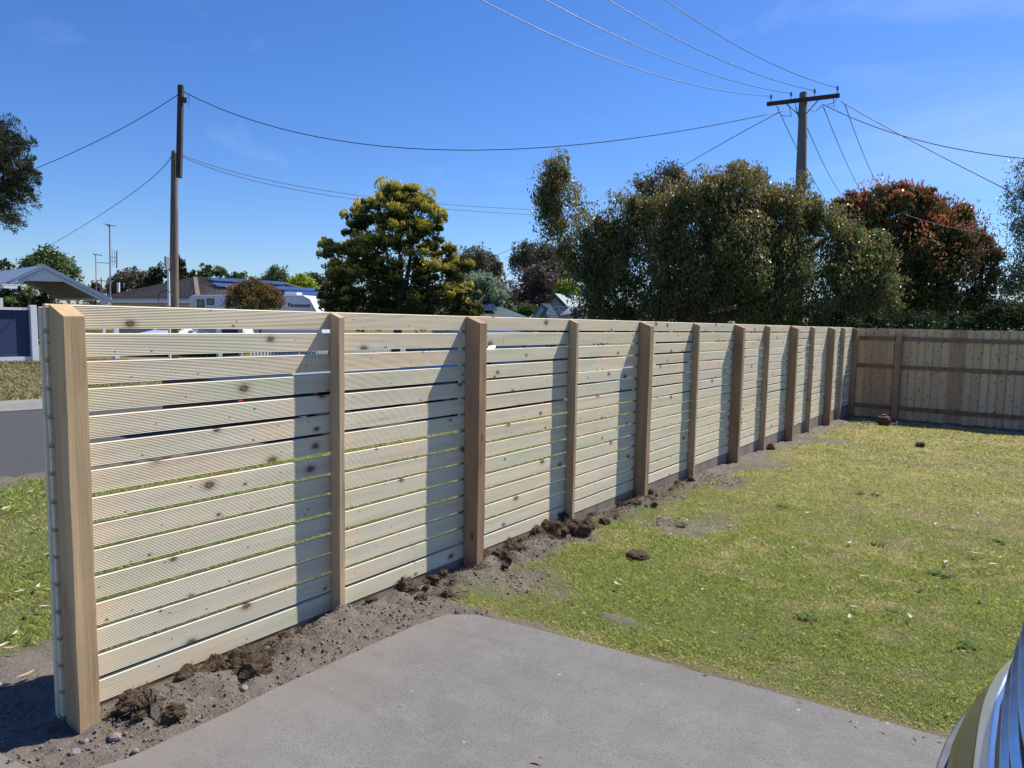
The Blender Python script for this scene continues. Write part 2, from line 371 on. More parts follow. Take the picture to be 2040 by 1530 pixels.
vo = t.n('TexVoronoi', i_Vector=p, i_Scale=3.3, i_Randomness=1.); c = t.mix(t.ramp(vo.outputs['Distance'], [(.008, (1, 1, 1)), (.02, (0, 0, 0))]), c, (.04, .035, .03))
# wind-blown sand near the fence side
sep = t.n('SeparateXYZ', i_0=p); sand = t.math('MULTIPLY', t.ramp(t.math('ADD', sep.outputs[0], t.math('MULTIPLY', t.noise(p, 3.5, 5), .55)), [(0, (1, 1, 1)), (1, (0, 0, 0))]), 1.)
mr = t.n('MapRange', i_Value=t.math('ADD', sep.outputs[0], t.math('MULTIPLY', t.noise(p, 3., 6, .65), 1.0))); mr.inputs[1].default_value = -1.95; mr.inputs[2].default_value = -1.45; mr.inputs[3].default_value = .8; mr.inputs[4].default_value = 0
c = t.mix(mr.outputs[0], c, t.mix(n2, (.15, .132, .115), (.225, .20, .18)))
st = t.noise(t.n('Mapping', i_Vector=p, i_Scale=(.9, 2.6, 1)).outputs[0], 1.3, 6, .65, .8)
c = t.mix(t.math('MULTIPLY', t.ramp(st, [(.50, (0, 0, 0)), (.72, (1, 1, 1))]), .38), c, (.105, .098, .09))
ck = t.noise(p, 2.2, 8, .6, 1.5); hair = t.ramp(ck, [(.4975, (0, 0, 0)), (.5, (1, 1, 1)), (.5025, (0, 0, 0))]); c = t.mix(t.math('MULTIPLY', hair, .12), c, (.07, .065, .06))
t.col(c); t.bump(n2, .35, .003); CONC = t.m
pad = [(-7.4, -5.9), (7, -5.9), (7, 3.74), (4, 3.44), (0, 3.04), (-1.2, 2.92)]
pad += [(-1.9+.0, 2.85), (-2.22, 2.80), (-2.33, 2.70), (-2.36, 2.5)]
yy = np.arange(2.4, 1.0, -.1); pad += [(-2.36+.012*(vn(0, q, 4.1, 3)-.5)*2, q) for q in yy] + [(-2.40, .95), (-2.5, .89)]
xx = np.arange(-2.7, -7.4, -.4); pad += [(q, .88-.03*math.sin(q*2)) for q in xx] + [(-7.4, .85)]
sheet('driveway', pad, .012, CONC, .12)
t = NT('road_asphalt').set(.9, 0, .2); p = t.n('NewGeometry').outputs['Position']
n1 = t.noise(p, .7, 4); n2 = t.noise(p, 120, 4, .7)
c = t.mix(n1, (.045, .045, .048), (.07, .069, .072)); t.col(t.mix(t.ramp(n2, [(.4, (0, 0, 0)), (.75, (1, 1, 1))]), c, (.10, .10, .103))); t.bump(n2, .6, .01); ASPH = t.m
ys = [-60, -5, 20, 120]
rp = [(ROAD_NEAR+.1*(vn(0, q, .9, 8)-.5), q) for q in np.arange(120, -60, -1.)]; rpl = [(ROAD_FAR, q) for q in (-60, -5, 5, 20, 120)]
mb = MB(); yv = np.arange(-60, 121, 1.)
for i in range(len(yv)-1):
    q = [(ROAD_FAR, yv[i]), (ROAD_NEAR+.12*(vn(0, yv[i], .9, 8)-.5), yv[i]), (ROAD_NEAR+.12*(vn(0, yv[i+1], .9, 8)-.5), yv[i+1]), (ROAD_FAR, yv[i+1])]
    mb.add([(x, y, float(zg(x, y))+.004) for x, y in q], [(0, 1, 2, 3)])
tag(mb.build('road', ASPH), kind='structure')
KERB = pm('kerb_concrete', (.21, .20, .185), .85, var=.2, scale=4, bump=.2)
mb = MB()
for i in range(len(yv)-1):
    a, b = yv[i], yv[i+1]; za, zb = float(zg(0, a)), float(zg(0, b)); prof = [(-12.55, .012), (-12.72, .02), (-12.80, .10), (-12.86, .125), (-13.02, .125), (-13.03, .0)]
    for (x0, z0), (x1, z1) in zip(prof[:-1], prof[1:]): mb.add([(x0, a, za+z0), (x0, b, zb+z0), (x1, b, zb+z1), (x1, a, za+z1)], [(0, 3, 2, 1)])
tag(mb.build('kerb', KERB, smooth=False), kind='structure')
mb = MB()
for a, b in ((11.2, 13.9), (24, 27)):
    mb.add([(-13.05, a, float(zg(0, a))+.14), (-13.05, b, float(zg(0, b))+.14), (-23.3, b, float(zg(0, b))+.19), (-23.3, a, float(zg(0, a))+.19)], [(0, 1, 2, 3)])
tag(mb.build('path', KERB), kind='structure')

# ------------------------------------------------------------------ grass blades
def blades(name, x0, x1, y0, y1, n, h, w, mat, bend=1.):
    x = RNG.uniform(x0, x1, n); y = RNG.uniform(y0, y1, n)
    d = dirt_amount(x, y); keep = (RNG.random(n) > d*1.02) & ~in_drive(x, y, -.02); x, y, d = x[keep], y[keep], d[keep]
    clump = fbm(x, y, 7, 3, 61); keep = RNG.random(len(x)) < np.clip(clump*1.9-.15, .25, 1); x, y, d = x[keep], y[keep], d[keep]
    dr = dry_amount(x, y); n = len(x)
    dist = np.hypot(x, y); k = np.clip(dist/4.2, 1, 3.2)
    hh = h*(.45+RNG.random(n)*.75)*(1-.45*dr)*(1-.4*d)*(.7+.3*k)*(.75+.6*fbm(x, y, 3, 2, 71)); ww = w*k*(.7+.6*RNG.random(n))
    zz = zg(x, y)+np.where(x < ROAD_FAR, .06+np.clip((-x-13)/11, 0, 1)*.10, 0)+(fbm(x, y, 2.0, 3, 53)-.5)*.035*(1-d)-.004
    a = RNG.uniform(0, 6.283, n); b = RNG.uniform(0, 6.283, n); ln = bend*hh*(.4+RNG.random(n)*1.3)
    P0 = np.stack([x, y, zz], 1); s = np.stack([np.cos(a)*ww/2, np.sin(a)*ww/2, 0*x], 1)
    M = P0+np.stack([np.cos(b)*ln*.35, np.sin(b)*ln*.35, hh*.6], 1); T = P0+np.stack([np.cos(b)*ln, np.sin(b)*ln, hh], 1)
    V = np.stack([P0-s, P0+s, M+s*.7, T, M-s*.7], 1).reshape(-1, 3)
    tip = np.clip(dr*1.05+RNG.normal(0, .22, n), 0, 1)
    return tag(np_mesh(name, V, 5, mat, attrs={'tip': tip}), 'short mown lawn grass, green near the driveway and straw-dry further off' if 'lawn' in name else 'patchy green and brown grass on the verge by the road', 'grass', kind='stuff')
GRASS = leaf_mat('grass_blade', (.19, .275, .062), (.44, .475, .125), (.70, .585, .31), .5, .55, .2)
def cat_blades(name, segs):
    pass
blades('lawn_grass', -2.75, 1.2, 2.8, 5.6, 260000, .021, .0025, GRASS)
blades('lawn_grass', -2.75, 1.0, 5.6, 9.5, 200000, .019, .0022, GRASS)
blades('lawn_grass', -2.75, 1.2, 9.5, 15.4, 120000, .020, .0026, GRASS)
blades('lawn_grass', 1.2, 7.0, 2.8, 15.4, 60000, .024, .006, GRASS)
blades('verge_grass', -4.6, -2.9, .9, 5.0, 80000, .026, .0030, GRASS)
blades('verge_grass', -7.3, -4.6, .9, 6.5, 55000, .030, .0040, GRASS)
blades('verge_grass', -7.3, -2.9, 5.0, 16, 50000, .030, .005, GRASS)
DRYG = leaf_mat('dry_verge_blade', (.10, .12, .04), (.17, .18, .06), (.36, .29, .155), .3, .7, .1)
blades('far_verge_grass', -23.4, -13.1, 2, 24, 60000, .045, .012, DRYG)
x = 0

# ================================================================== SLAT FENCE
POST_Y = [1.12, 2.339, 3.406, 4.596, 5.803, 7.035, 8.324, 9.501, 10.744, 11.921, 13.181, 14.232, 15.30]
def HT(y): return 1.584-.0069*(y-5)
SLAT = wood_slat('treated_pine_slat')
POSTM = [wood_post('tan_pine_post', (.40, .27, .14), (.56, .405, .225), (.27, .165, .085)), wood_post('pale_pine_upright', (.42, .30, .185), (.54, .41, .265), (.32, .215, .125)), wood_post('red_brown_pine_post', (.30, .19, .115), (.42, .285, .175), (.20, .115, .07))]
fence = thing('slat_fence', 'new pale green treated pine fence of horizontal slats beside the driveway and lawn', 'fence', (-DF, 1.12, .08))
PITCHZ = .1017; SH = .0852; TH = .021
def slat_mesh(y0, y1, i, panel):
    prof = []; nr = 14; rp_ = SH/nr
    for k in range(nr):
        z0 = k*rp_; prof += [(-.0032, z0+.00005), (-.0010, z0+.0005), (0, z0+.0012), (-.0004, z0+.0024), (-.0014, z0+.0040), (-.0028, z0+.0056)]
    prof = prof[1:-1]; prof = [(-.0035, 0)]+prof+[(-.0035, SH), (-TH, SH), (-TH, 0)]
    mb = MB(); dz = random.uniform(-.0018, .0018); dx = random.uniform(-.001, .001); tw = random.uniform(-.0015, .0015)
    vs = []
    for y, e in ((y0, 0), (y1, 1)):
        zt = HT(y)-i*PITCHZ-SH+dz+tw*e
        for px_, pz in prof: vs.append((-DF+px_+dx, y, zt+pz))
    n = len(prof); mb.add(vs, [tuple(range(n))[::-1], tuple(range(n, 2*n))]+[(k, (k+1) % n, n+(k+1) % n, n+k) for k in range(n)])
    mb.build('slat', SLAT, panel)
ends = [1.075]+[POST_Y[k]+.0 for k in (2, 4, 6, 8, 10)]+[15.36]
PLINTH = wood_post('weathered_plinth', (.21, .18, .145), (.33, .285, .225), (.14, .115, .09))
for pi in range(6):
    y0, y1 = ends[pi]+(.0015 if pi else 0), ends[pi+1]-.0015
    panel = bpy.data.objects.new('slat_panel', None); COL.objects.link(panel); panel.parent = fence; panel.location = (0, y0-1.12, 0); panel.empty_display_size = .1
    for i in range(15): slat_mesh(y0, y1, i, panel)
    mb = MB(); zt = lambda y: HT(y)-14*PITCHZ-SH-.002
    mb.add([(-DF-.004, y0, zt(y0)), (-DF-.004, y1, zt(y1)), (-DF-.004, y1, zg(0, y1)-.12), (-DF-.004, y0, zg(0, y0)-.12), (-DF-.03, y0, zt(y0)), (-DF-.03, y1, zt(y1)), (-DF-.03, y1, zg(0, y1)-.12), (-DF-.03, y0, zg(0, y0)-.12)],
           [(0, 3, 2, 1), (4, 5, 6, 7), (0, 1, 5, 4), (3, 7, 6, 2), (0, 4, 7, 3), (1, 2, 6, 5)])
    mb.build('plinth_board', PLINTH, panel)
def timber(x0, x1, y0, y1, zb, zt0, zt1, n=14, j=.0016, seed=0):
    """rough sawn post; top falls from zt0 at x0 to zt1 at x1"""
    mb = MB(); vs = []; rs = random.Random(seed)
    for k in range(n+1):
        f = k/n; jj = [(rs.uniform(-j, j), rs.uniform(-j, j)) for _ in range(4)]
        for (x, y, zt_), (a, b) in zip(((x0, y0, zt0), (x1, y0, zt1), (x1, y1, zt1), (x0, y1, zt0)), jj): vs.append((x+(a if x == x1 else 0), y+b, zb+(zt_-zb)*f))
    fs = [(3, 2, 1, 0), tuple(4*n+i for i in range(4))]
    for k in range(n):
        for i in range(4): fs.append((4*k+i, 4*k+(i+1) % 4, 4*k+4+(i+1) % 4, 4*k+4+i))
    return mb.add(vs, fs)
for k, yp in enumerate(POST_Y):
    big = k % 2 == 0; w = .072 if big else .034; pr = .111 if big else .0694; H = HT(yp)-.001
    m = POSTM[1] if not big else (POSTM[0] if k == 0 else POSTM[2])
    o = timber(-DF+.0015, -DF+pr, yp-w/2, yp+w/2, float(zg(0, yp))-.15 if (big or k > 8) else float(zg(0, yp))-.02, H, H-.36*pr, seed=k).build('post' if big else 'upright', m, fence, bevel=.0018)
    if big:
        timber(-DF-TH-.019, -DF-TH-.0015, yp-.052, yp+.05, float(zg(0, yp))-.05, H-.01, H-.012, n=4, seed=k+50).build('cover_batten', SLAT, fence)
mb = MB()      # nail heads on the end post face
for zz in np.arange(.13, 1.58, PITCHZ): mb.lathe([(.0028, 0), (.0028, .0015)], (-DF-.010, 1.0738, zz), 6, axis=1)
# ================================================================== PALING FENCE (rear boundary)
pf = thing('paling_fence', 'brown timber paling fence with three rails along the shaded rear boundary', 'fence', (2.5, YARD_B, -.22))
PAL = wood_post('treated_pine_paling', (.30, .24, .165), (.42, .36, .25), (.26, .17, .11))
RAIL = wood_post('brown_rail', (.19, .125, .08), (.28, .19, .125), (.13, .08, .05))
t = NT('paling_tones').set(.85, 0, .15); rnd = t.n('NewGeometry').outputs['Random Per Island']; v = t.obj((34, 34, 1.4)); gr = t.noise(v, 1, 5, .6, .6)
base = t.ramp(rnd, [(0, (.74, .51, .29)), (.3, (.64, .50, .30)), (.5, (.85, .64, .39)), (.65, (.50, .31, .18)), (.85, (.75, .58, .36)), (1, (.58, .385, .22))])
c = t.mix(t.math('MULTIPLY', gr, .5), base, (.22, .16, .10)); so_ = t.n('SeparateXYZ', i_0=t.obj((6, 6, 5))); vo = t.n('TexVoronoi', voronoi_dimensions='2D', i_Vector=t.n('CombineXYZ', i_X=so_.outputs[0], i_Y=so_.outputs[2]).outputs[0], i_Scale=1.1)
c = t.mix(t.math('MULTIPLY', t.ramp(vo.outputs['Distance'], [(.05, (1, 1, 1)), (.14, (0, 0, 0))]), .7), c, (.10, .06, .035)); t.col(c); t.bump(gr, .4, .003)
pb, pt_ = MB(), MB(); x = -2.72
while x < 7:                                              # overlapped palings: back layer then front layer
    zt_ = 1.507+random.uniform(-.006, .006); w = random.uniform(.098, .104)
    pb.box((x+w/2, YARD_B+.018, (zt_-.26)/2), (w, .012, zt_+.26)); x += .128
x = -2.66
while x < 7:
    zt_ = 1.507+random.uniform(-.006, .006); pb.box((x+.05, YARD_B+.004, (zt_-.26)/2), (random.uniform(.094, .10), .012, zt_+.26), rz=random.uniform(-.01, .01)); x += .128
pb.build('paling_boards', t.m, pf)
for z0, z1 in ((1.28, 1.352), (.742, .812), (-.045, .028)): MB().box((2.15, YARD_B-.022, (z0+z1)/2), (9.7, .036, z1-z0)).build('rail', RAIL, pf, bevel=.002)
for x in (-1.965, .75, 3.45, 6.15): timber(x-.05, x+.05, YARD_B-.115, YARD_B-.042, -.35, 1.415, 1.415, seed=int(x*10)+90).build('post', RAIL if x > 0 else POSTM[2], pf, bevel=.002)

# ================================================================== LEAFY THINGS
def leaf_mesh(blobs, Z, n, cl_n, cl_r, ll, lw, mode, tipf, dz=1., fwd=None, solid=.35, dense=None, lump=5):
    """blobs: (px, py, rx, ry[, weight]) outlines surveyed at distance Z; real depth = dz * half width"""
    B = []
    for b in blobs:
        c = at(b[0], b[1], Z); B.append((c, b[2]*Z/FPX, b[3]*Z/FPX, b[4] if len(b) > 4 else 1.))
    B0 = list(B); rt_ = np.array([RT[0], RT[1], 0]); rt_ /= np.linalg.norm(rt_); fw_ = np.array([FW[0], FW[1], 0]); fw_ /= np.linalg.norm(fw_)
    B = [(c, rx*.95, rz_*.95, w) for c, rx, rz_, w in B0]
    for c, rx, rz_, w in B0:
        for _ in range(lump):
            a = RNG.normal(size=3); a /= np.linalg.norm(a); a[2] = abs(a[2])*.9+a[2]*.1 if RNG.random() < .7 else a[2]; k_ = RNG.uniform(.22, .42); m_ = min(rx, rz_)
            B.append((c+rt_*a[0]*rx*.86+fw_*a[1]*rx*dz*.86+np.array([0, 0, a[2]*rz_*.86]), m_*k_*1.15, m_*k_, w*1.7))
    vol = np.array([rx*rz_*w for _, rx, rz_, w in B]); vol /= vol.sum(); Vs = []; Ts = []
    rt = np.array([RT[0], RT[1], 0]); rt /= np.linalg.norm(rt); fw = np.array([FW[0], FW[1], 0]); fw /= np.linalg.norm(fw); up = np.array([0, 0, 1.])
    allc = np.array([b[0] for b in B0]); ctr = allc.mean(0)
    for (c, rx, rz_, w), share in zip(B, vol):
        nc = max(3, int(cl_n*share)); u = RNG.normal(size=(nc, 3)); u /= np.linalg.norm(u, axis=1)[:, None]
        rr_ = np.where(RNG.random(nc) < solid, RNG.random(nc)**(1/3)*.8, RNG.uniform(.78, 1.04, nc))
        q = u*rr_[:, None]; cc = c+rt*(q[:, :1]*rx)+fw*(q[:, 1:2]*rx*dz)+up*(q[:, 2:]*rz_)
        per = max(4, int(n*share/nc)); k = nc*per
        o = (rt*(u[:, :1])+fw*(u[:, 1:2])+up*(u[:, 2:])); o = o*.6+(cc-ctr)/(np.linalg.norm(cc-ctr, axis=1)[:, None]+1e-6)*.4
        O = np.repeat(o, per, 0); C_ = np.repeat(cc, per, 0); sh = np.repeat(rr_, per)
        crr = np.repeat(min(cl_r, max(.35*cl_r, rz_*.75))*RNG.uniform(.6, 1.3, nc), per)[:, None]
        off = RNG.normal(size=(k, 3))*crr*.55
        if mode == 'spray':
            off = O*np.abs(RNG.normal(size=(k, 1)))*crr*1.05+RNG.normal(size=(k, 3))*crr*.32; off[:, 2] = off[:, 2]*.62+.12*crr[:, 0]*np.abs(RNG.normal(size=k))
        if mode == 'droop': off[:, 2] *= 1.5
        on = np.linalg.norm(off, axis=1)[:, None]; off = off*np.minimum(1, 1.15*crr/(on+1e-6))
        Pp = C_+off
        a = RNG.normal(size=(k, 3))
        if mode == 'droop': a = a*.6+np.array([0, 0, -1.])
        elif mode == 'spray': a = a*.45+O*.8+up*.35
        elif mode == 'up': a = a*.5+O*.6+up*.7
        elif mode == 'hang': a = a*.25+np.array([0, 0, -1.])
        a /= np.linalg.norm(a, axis=1)[:, None]
        b_ = np.cross(a, RNG.normal(size=(k, 3))); b_ /= np.linalg.norm(b_, axis=1)[:, None]+1e-9
        l = ll*RNG.uniform(.6, 1.25, (k, 1)); ww = lw*RNG.uniform(.7, 1.2, (k, 1))
        Vs.append(np.stack([Pp-a*l/2, Pp+b_*ww/2-a*l*.1, Pp+a*l/2, Pp-b_*ww/2-a*l*.1], 1).reshape(-1, 3))
        Ts.append(tipf(off/(crr+1e-6), O, sh, Pp, RNG.random(k)))
    return np.concatenate(Vs), np.concatenate(Ts), B0, ctr
def plant(name, label, cat, blobs, Z, n, cl_n, cl_r, ll, lw, mode, tipf, mat, bark=BARK, base_px=None, trunk_r=.12, dz=1., limbs=6, solid=.35, group=None, crown='crown', baseZ=None, lean=None):
    V, T, B, ctr = leaf_mesh(blobs, Z, n, cl_n, cl_r, ll, lw, mode, tipf, dz, solid=solid)
    b0 = base_at(base_px if base_px is not None else blobs[0][0], baseZ or Z)
    o = thing(name, label, cat, b0, group=group)
    np_mesh(crown, V, 4, mat, o, attrs={'tip': T})
    mb = MB(); top = np.array([ctr[0], ctr[1], ctr[2]]); mid = b0*.45+top*.55+np.array([.1*trunk_r*8*random.uniform(-1, 1), .1, 0])
    mb.tube([b0-[0, 0, .2], b0*.8+mid*.2, mid, top], [trunk_r*1.25, trunk_r, trunk_r*.75, trunk_r*.4], 9)
    for k, (c, rx, rz_, w) in enumerate(sorted(B, key=lambda q: -q[1]*q[2])[:limbs]):
        s = mid+(top-mid)*random.uniform(-.3, .6); m_ = s*.5+c*.5+np.array([0, 0, -.08*np.linalg.norm(c-s)])
        mb.tube([s, m_, c, c+(c-s)*.06+np.array([0, 0, rz_*.1])], [trunk_r*.5, trunk_r*.36, trunk_r*.2, trunk_r*.06], 6)
    mb.build('trunk', bark, o, smooth=True)
    return o
tip_none = lambda off, O, sh, P_, r: np.clip((r-.8)*2, 0, .4)
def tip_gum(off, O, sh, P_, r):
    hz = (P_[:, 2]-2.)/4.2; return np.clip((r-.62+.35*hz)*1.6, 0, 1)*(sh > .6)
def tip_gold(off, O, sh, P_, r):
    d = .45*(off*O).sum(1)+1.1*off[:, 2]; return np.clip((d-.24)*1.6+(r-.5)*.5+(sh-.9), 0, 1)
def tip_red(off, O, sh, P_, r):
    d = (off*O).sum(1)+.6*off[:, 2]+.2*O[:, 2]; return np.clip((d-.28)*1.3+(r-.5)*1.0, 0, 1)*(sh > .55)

LM_GUM = leaf_mat('gum_leaf', (.038, .064, .022), (.15, .205, .055), (.42, .20, .09), .46, .38, .5)
LM_GOLD = leaf_mat('golden_conifer_leaf', (.025, .04, .018), (.075, .10, .03), (.66, .55, .09), .3, .6, .15)
LM_RED = leaf_mat('photinia_leaf', (.03, .045, .018), (.10, .13, .04), (.44, .125, .065), .38, .4, .4)
LM_BROWNGUM = leaf_mat('far_gum_leaf', (.08, .08, .05), (.17, .155, .10), (.24, .18, .11), .25, .6, .2)
LM_PURPLE = leaf_mat('purple_leaf', (.075, .05, .042), (.15, .105, .085), (.18, .13, .10), .25, .6, .2)
LM_PALE = leaf_mat('pale_green_leaf', (.10, .15, .085), (.24, .31, .19), (.36, .42, .28), .25, .6, .2)
LM_MID = leaf_mat('mid_green_leaf', (.05, .085, .025), (.12, .17, .05), (.20, .24, .08), .3, .5, .3)
LM_LIME = leaf_mat('lime_leaf', (.20, .28, .03), (.34, .42, .05), (.45, .5, .08), .35, .5, .2)
LM_DARK = leaf_mat('dark_green_leaf', (.018, .03, .012), (.045, .07, .024), (.09, .12, .045), .25, .7, .1)
LM_BIRCH = leaf_mat('weeping_leaf', (.06, .09, .045), (.14, .19, .09), (.22, .27, .12), .3, .45, .4)
LM_CASU = leaf_mat('needle_leaf', (.03, .04, .024), (.07, .08, .045), (.10, .095, .055), .15, .7, .1)
LM_BOTTLE = leaf_mat('bronze_shrub_leaf', (.07, .075, .025), (.16, .15, .05), (.36, .13, .07), .3, .5, .2)

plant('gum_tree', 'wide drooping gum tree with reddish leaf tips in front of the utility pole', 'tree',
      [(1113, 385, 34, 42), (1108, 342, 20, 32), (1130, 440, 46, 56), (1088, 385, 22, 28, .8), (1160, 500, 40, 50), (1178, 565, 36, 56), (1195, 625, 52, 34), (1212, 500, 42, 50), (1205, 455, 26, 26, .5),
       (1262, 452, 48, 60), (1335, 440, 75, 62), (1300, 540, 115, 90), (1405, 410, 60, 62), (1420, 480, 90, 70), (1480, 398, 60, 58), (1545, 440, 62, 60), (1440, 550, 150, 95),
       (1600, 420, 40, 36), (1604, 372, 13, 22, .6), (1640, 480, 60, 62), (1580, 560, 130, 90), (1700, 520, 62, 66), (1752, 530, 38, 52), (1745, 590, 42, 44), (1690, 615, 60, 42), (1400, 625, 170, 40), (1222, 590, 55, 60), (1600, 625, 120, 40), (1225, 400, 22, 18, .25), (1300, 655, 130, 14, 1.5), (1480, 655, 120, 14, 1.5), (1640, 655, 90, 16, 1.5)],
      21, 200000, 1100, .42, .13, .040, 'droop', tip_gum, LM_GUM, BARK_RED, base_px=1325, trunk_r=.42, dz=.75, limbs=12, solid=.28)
plant('eucalyptus_tree', 'olive brown rounded gum crown rising behind the middle of the wide drooping gum', 'tree',
      [(1320, 372, 48, 42), (1295, 395, 30, 35), (1350, 400, 40, 40), (1320, 480, 40, 80, .5)], 36, 9000, 240, .45, .22, .07, 'any', tip_none, LM_BROWNGUM, base_px=1320, trunk_r=.3, dz=.8, limbs=3)
plant('eucalyptus_tree', 'small brown gum tops showing above the right half of the wide drooping gum', 'tree',
      [(1478, 352, 34, 22), (1515, 368, 26, 20), (1440, 372, 30, 22), (1540, 390, 22, 20), (1480, 440, 60, 60, .5)], 36, 7000, 200, .4, .22, .07, 'any', tip_gum, LM_BROWNGUM, base_px=1480, trunk_r=.25, dz=.8, limbs=3)
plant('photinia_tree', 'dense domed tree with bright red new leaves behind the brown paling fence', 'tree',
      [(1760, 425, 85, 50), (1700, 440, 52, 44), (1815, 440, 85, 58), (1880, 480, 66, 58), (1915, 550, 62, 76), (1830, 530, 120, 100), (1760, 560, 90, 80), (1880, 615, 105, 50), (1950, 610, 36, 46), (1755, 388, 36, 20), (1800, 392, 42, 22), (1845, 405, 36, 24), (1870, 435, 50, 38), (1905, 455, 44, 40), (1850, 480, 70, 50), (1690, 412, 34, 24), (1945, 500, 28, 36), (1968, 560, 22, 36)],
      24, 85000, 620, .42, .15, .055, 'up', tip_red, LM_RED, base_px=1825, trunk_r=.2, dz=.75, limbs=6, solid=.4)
plant('weeping_tree', 'tall weeping tree with small leaves at the right end of the paling fence', 'tree',
      [(2040, 345, 26, 34, .7), (2018, 395, 24, 30, .7), (2060, 430, 55, 70), (2040, 520, 48, 75), (2110, 480, 70, 160), (2050, 600, 60, 60), (2120, 350, 50, 60)],
      23.5, 26000, 700, .3, .09, .04, 'droop', tip_none, LM_BIRCH, base_px=2110, trunk_r=.16, dz=.8, limbs=5, solid=.3)
plant('hedge_shrub', 'dark leafy shrub low behind the rear palings, below the red tipped tree', 'shrub',
      [(1700, 652, 60, 24), (1790, 646, 70, 26), (1890, 654, 70, 26), (1990, 640, 60, 36), (2080, 636, 60, 40)],
      19.5, 16000, 400, .2, .10, .05, 'any', tip_none, LM_DARK, base_px=1850, trunk_r=.06, dz=.5, limbs=4, solid=.5, crown='foliage')
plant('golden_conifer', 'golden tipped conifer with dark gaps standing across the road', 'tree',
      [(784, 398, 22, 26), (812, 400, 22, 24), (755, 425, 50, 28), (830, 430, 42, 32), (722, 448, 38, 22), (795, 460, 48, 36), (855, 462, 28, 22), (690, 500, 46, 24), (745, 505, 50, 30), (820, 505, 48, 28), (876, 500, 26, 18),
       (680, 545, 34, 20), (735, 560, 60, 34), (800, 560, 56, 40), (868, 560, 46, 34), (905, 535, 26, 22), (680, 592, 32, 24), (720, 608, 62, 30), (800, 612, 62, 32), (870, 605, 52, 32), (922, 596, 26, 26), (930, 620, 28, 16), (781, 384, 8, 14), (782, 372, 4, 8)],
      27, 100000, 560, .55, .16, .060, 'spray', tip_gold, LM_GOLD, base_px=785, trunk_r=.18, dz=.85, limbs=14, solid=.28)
plant('cypress_tree', 'dark green spreading foliage at the left foot of the golden conifer', 'tree',
      [(662, 568, 18, 14), (664, 598, 20, 20), (680, 608, 32, 20)], 29, 6000, 150, .3, .16, .05, 'spray', tip_none, LM_DARK, base_px=655, trunk_r=.1, dz=.9, limbs=3)
plant('she_oak', 'tall dark needle-leaved tree cut off by the left edge of the photo', 'tree',
      [(-22, 305, 62, 70), (8, 350, 48, 44), (-32, 385, 62, 62), (-14, 432, 40, 34), (-82, 330, 80, 110), (22, 330, 34, 24), (-37, 262, 46, 30), (-2, 390, 44, 40)],
      24, 42000, 520, .45, .18, .028, 'spray', tip_none, LM_CASU, base_px=-75, trunk_r=.22, dz=1., limbs=7, solid=.3)
plant('garden_tree', 'rounded green tree behind the ridge of the pale grey carport', 'tree',
      [(98, 512, 20, 18), (85, 530, 38, 20), (118, 530, 26, 20), (100, 550, 60, 24)], 42, 9000, 260, .4, .24, .10, 'any', tip_none, LM_MID, base_px=98, trunk_r=.2, limbs=4)
plant('pine_tree', 'thin dark tree top at the far left behind the carport roof', 'tree',
      [(8, 523, 8, 5), (12, 530, 14, 5), (4, 536, 20, 6)], 55, 900, 60, .3, .3, .06, 'spray', tip_none, LM_DARK, base_px=8, trunk_r=.12, limbs=3)
plant('acacia_tree', 'olive umbrella shaped tree behind the left end of the tiled roof', 'tree',
      [(262, 556, 32, 15), (240, 570, 24, 14), (285, 568, 26, 16), (262, 580, 44, 16)], 60, 9000, 260, .55, .30, .14, 'any', tip_none, LM_BROWNGUM, base_px=262, trunk_r=.25, limbs=4)
plant('garden_tree', 'small brown crown just right of the carport eave, under the thin antenna', 'tree',
      [(190, 572, 12, 9), (186, 582, 18, 10)], 70, 1500, 60, .5, .3, .14, 'any', tip_none, LM_PURPLE, base_px=188, trunk_r=.15, limbs=2)
plant('cypress_tree', 'dark green pointed trees behind the tiled roof beside the old timber pole', 'tree',
      [(308, 560, 12, 18), (322, 555, 13, 20), (350, 545, 15, 30), (362, 530, 6, 10), (368, 556, 16, 16), (300, 575, 20, 14)], 56, 7000, 160, .4, .28, .10, 'spray', tip_none, LM_DARK, base_px=335, trunk_r=.15, limbs=4)
plant('garden_tree', 'row of mid green treetops behind the upper solar panels', 'tree',
      [(392, 555, 12, 14), (415, 548, 15, 17), (436, 552, 13, 13), (455, 560, 18, 12), (480, 560, 20, 14), (420, 570, 50, 12)], 62, 8000, 200, .45, .3, .12, 'spray', tip_none, LM_MID, base_px=425, trunk_r=.15, limbs=4)
plant('garden_tree', 'wispy pale green tree behind the bronze shrub, left of the lime green tree', 'tree',
      [(552, 548, 18, 14), (540, 562, 24, 14), (565, 566, 22, 12), (530, 575, 30, 12)], 58, 5000, 150, .5, .28, .08, 'droop', tip_none, LM_MID, base_px=548, trunk_r=.12, limbs=4)
plant('lime_tree', 'bright lime green rounded tree left of the golden conifer', 'tree',
      [(605, 562, 20, 14), (590, 574, 22, 12), (618, 572, 16, 12), (600, 586, 30, 14)], 52, 6000, 200, .4, .22, .12, 'any', tip_none, LM_LIME, base_px=603, trunk_r=.15, limbs=3)
plant('garden_tree', 'dark olive tree between the lime green tree and the golden conifer', 'tree',
      [(625, 556, 14, 10), (632, 566, 18, 14)], 56, 2500, 80, .4, .26, .12, 'any', tip_none, LM_BROWNGUM, base_px=628, trunk_r=.15, limbs=2)
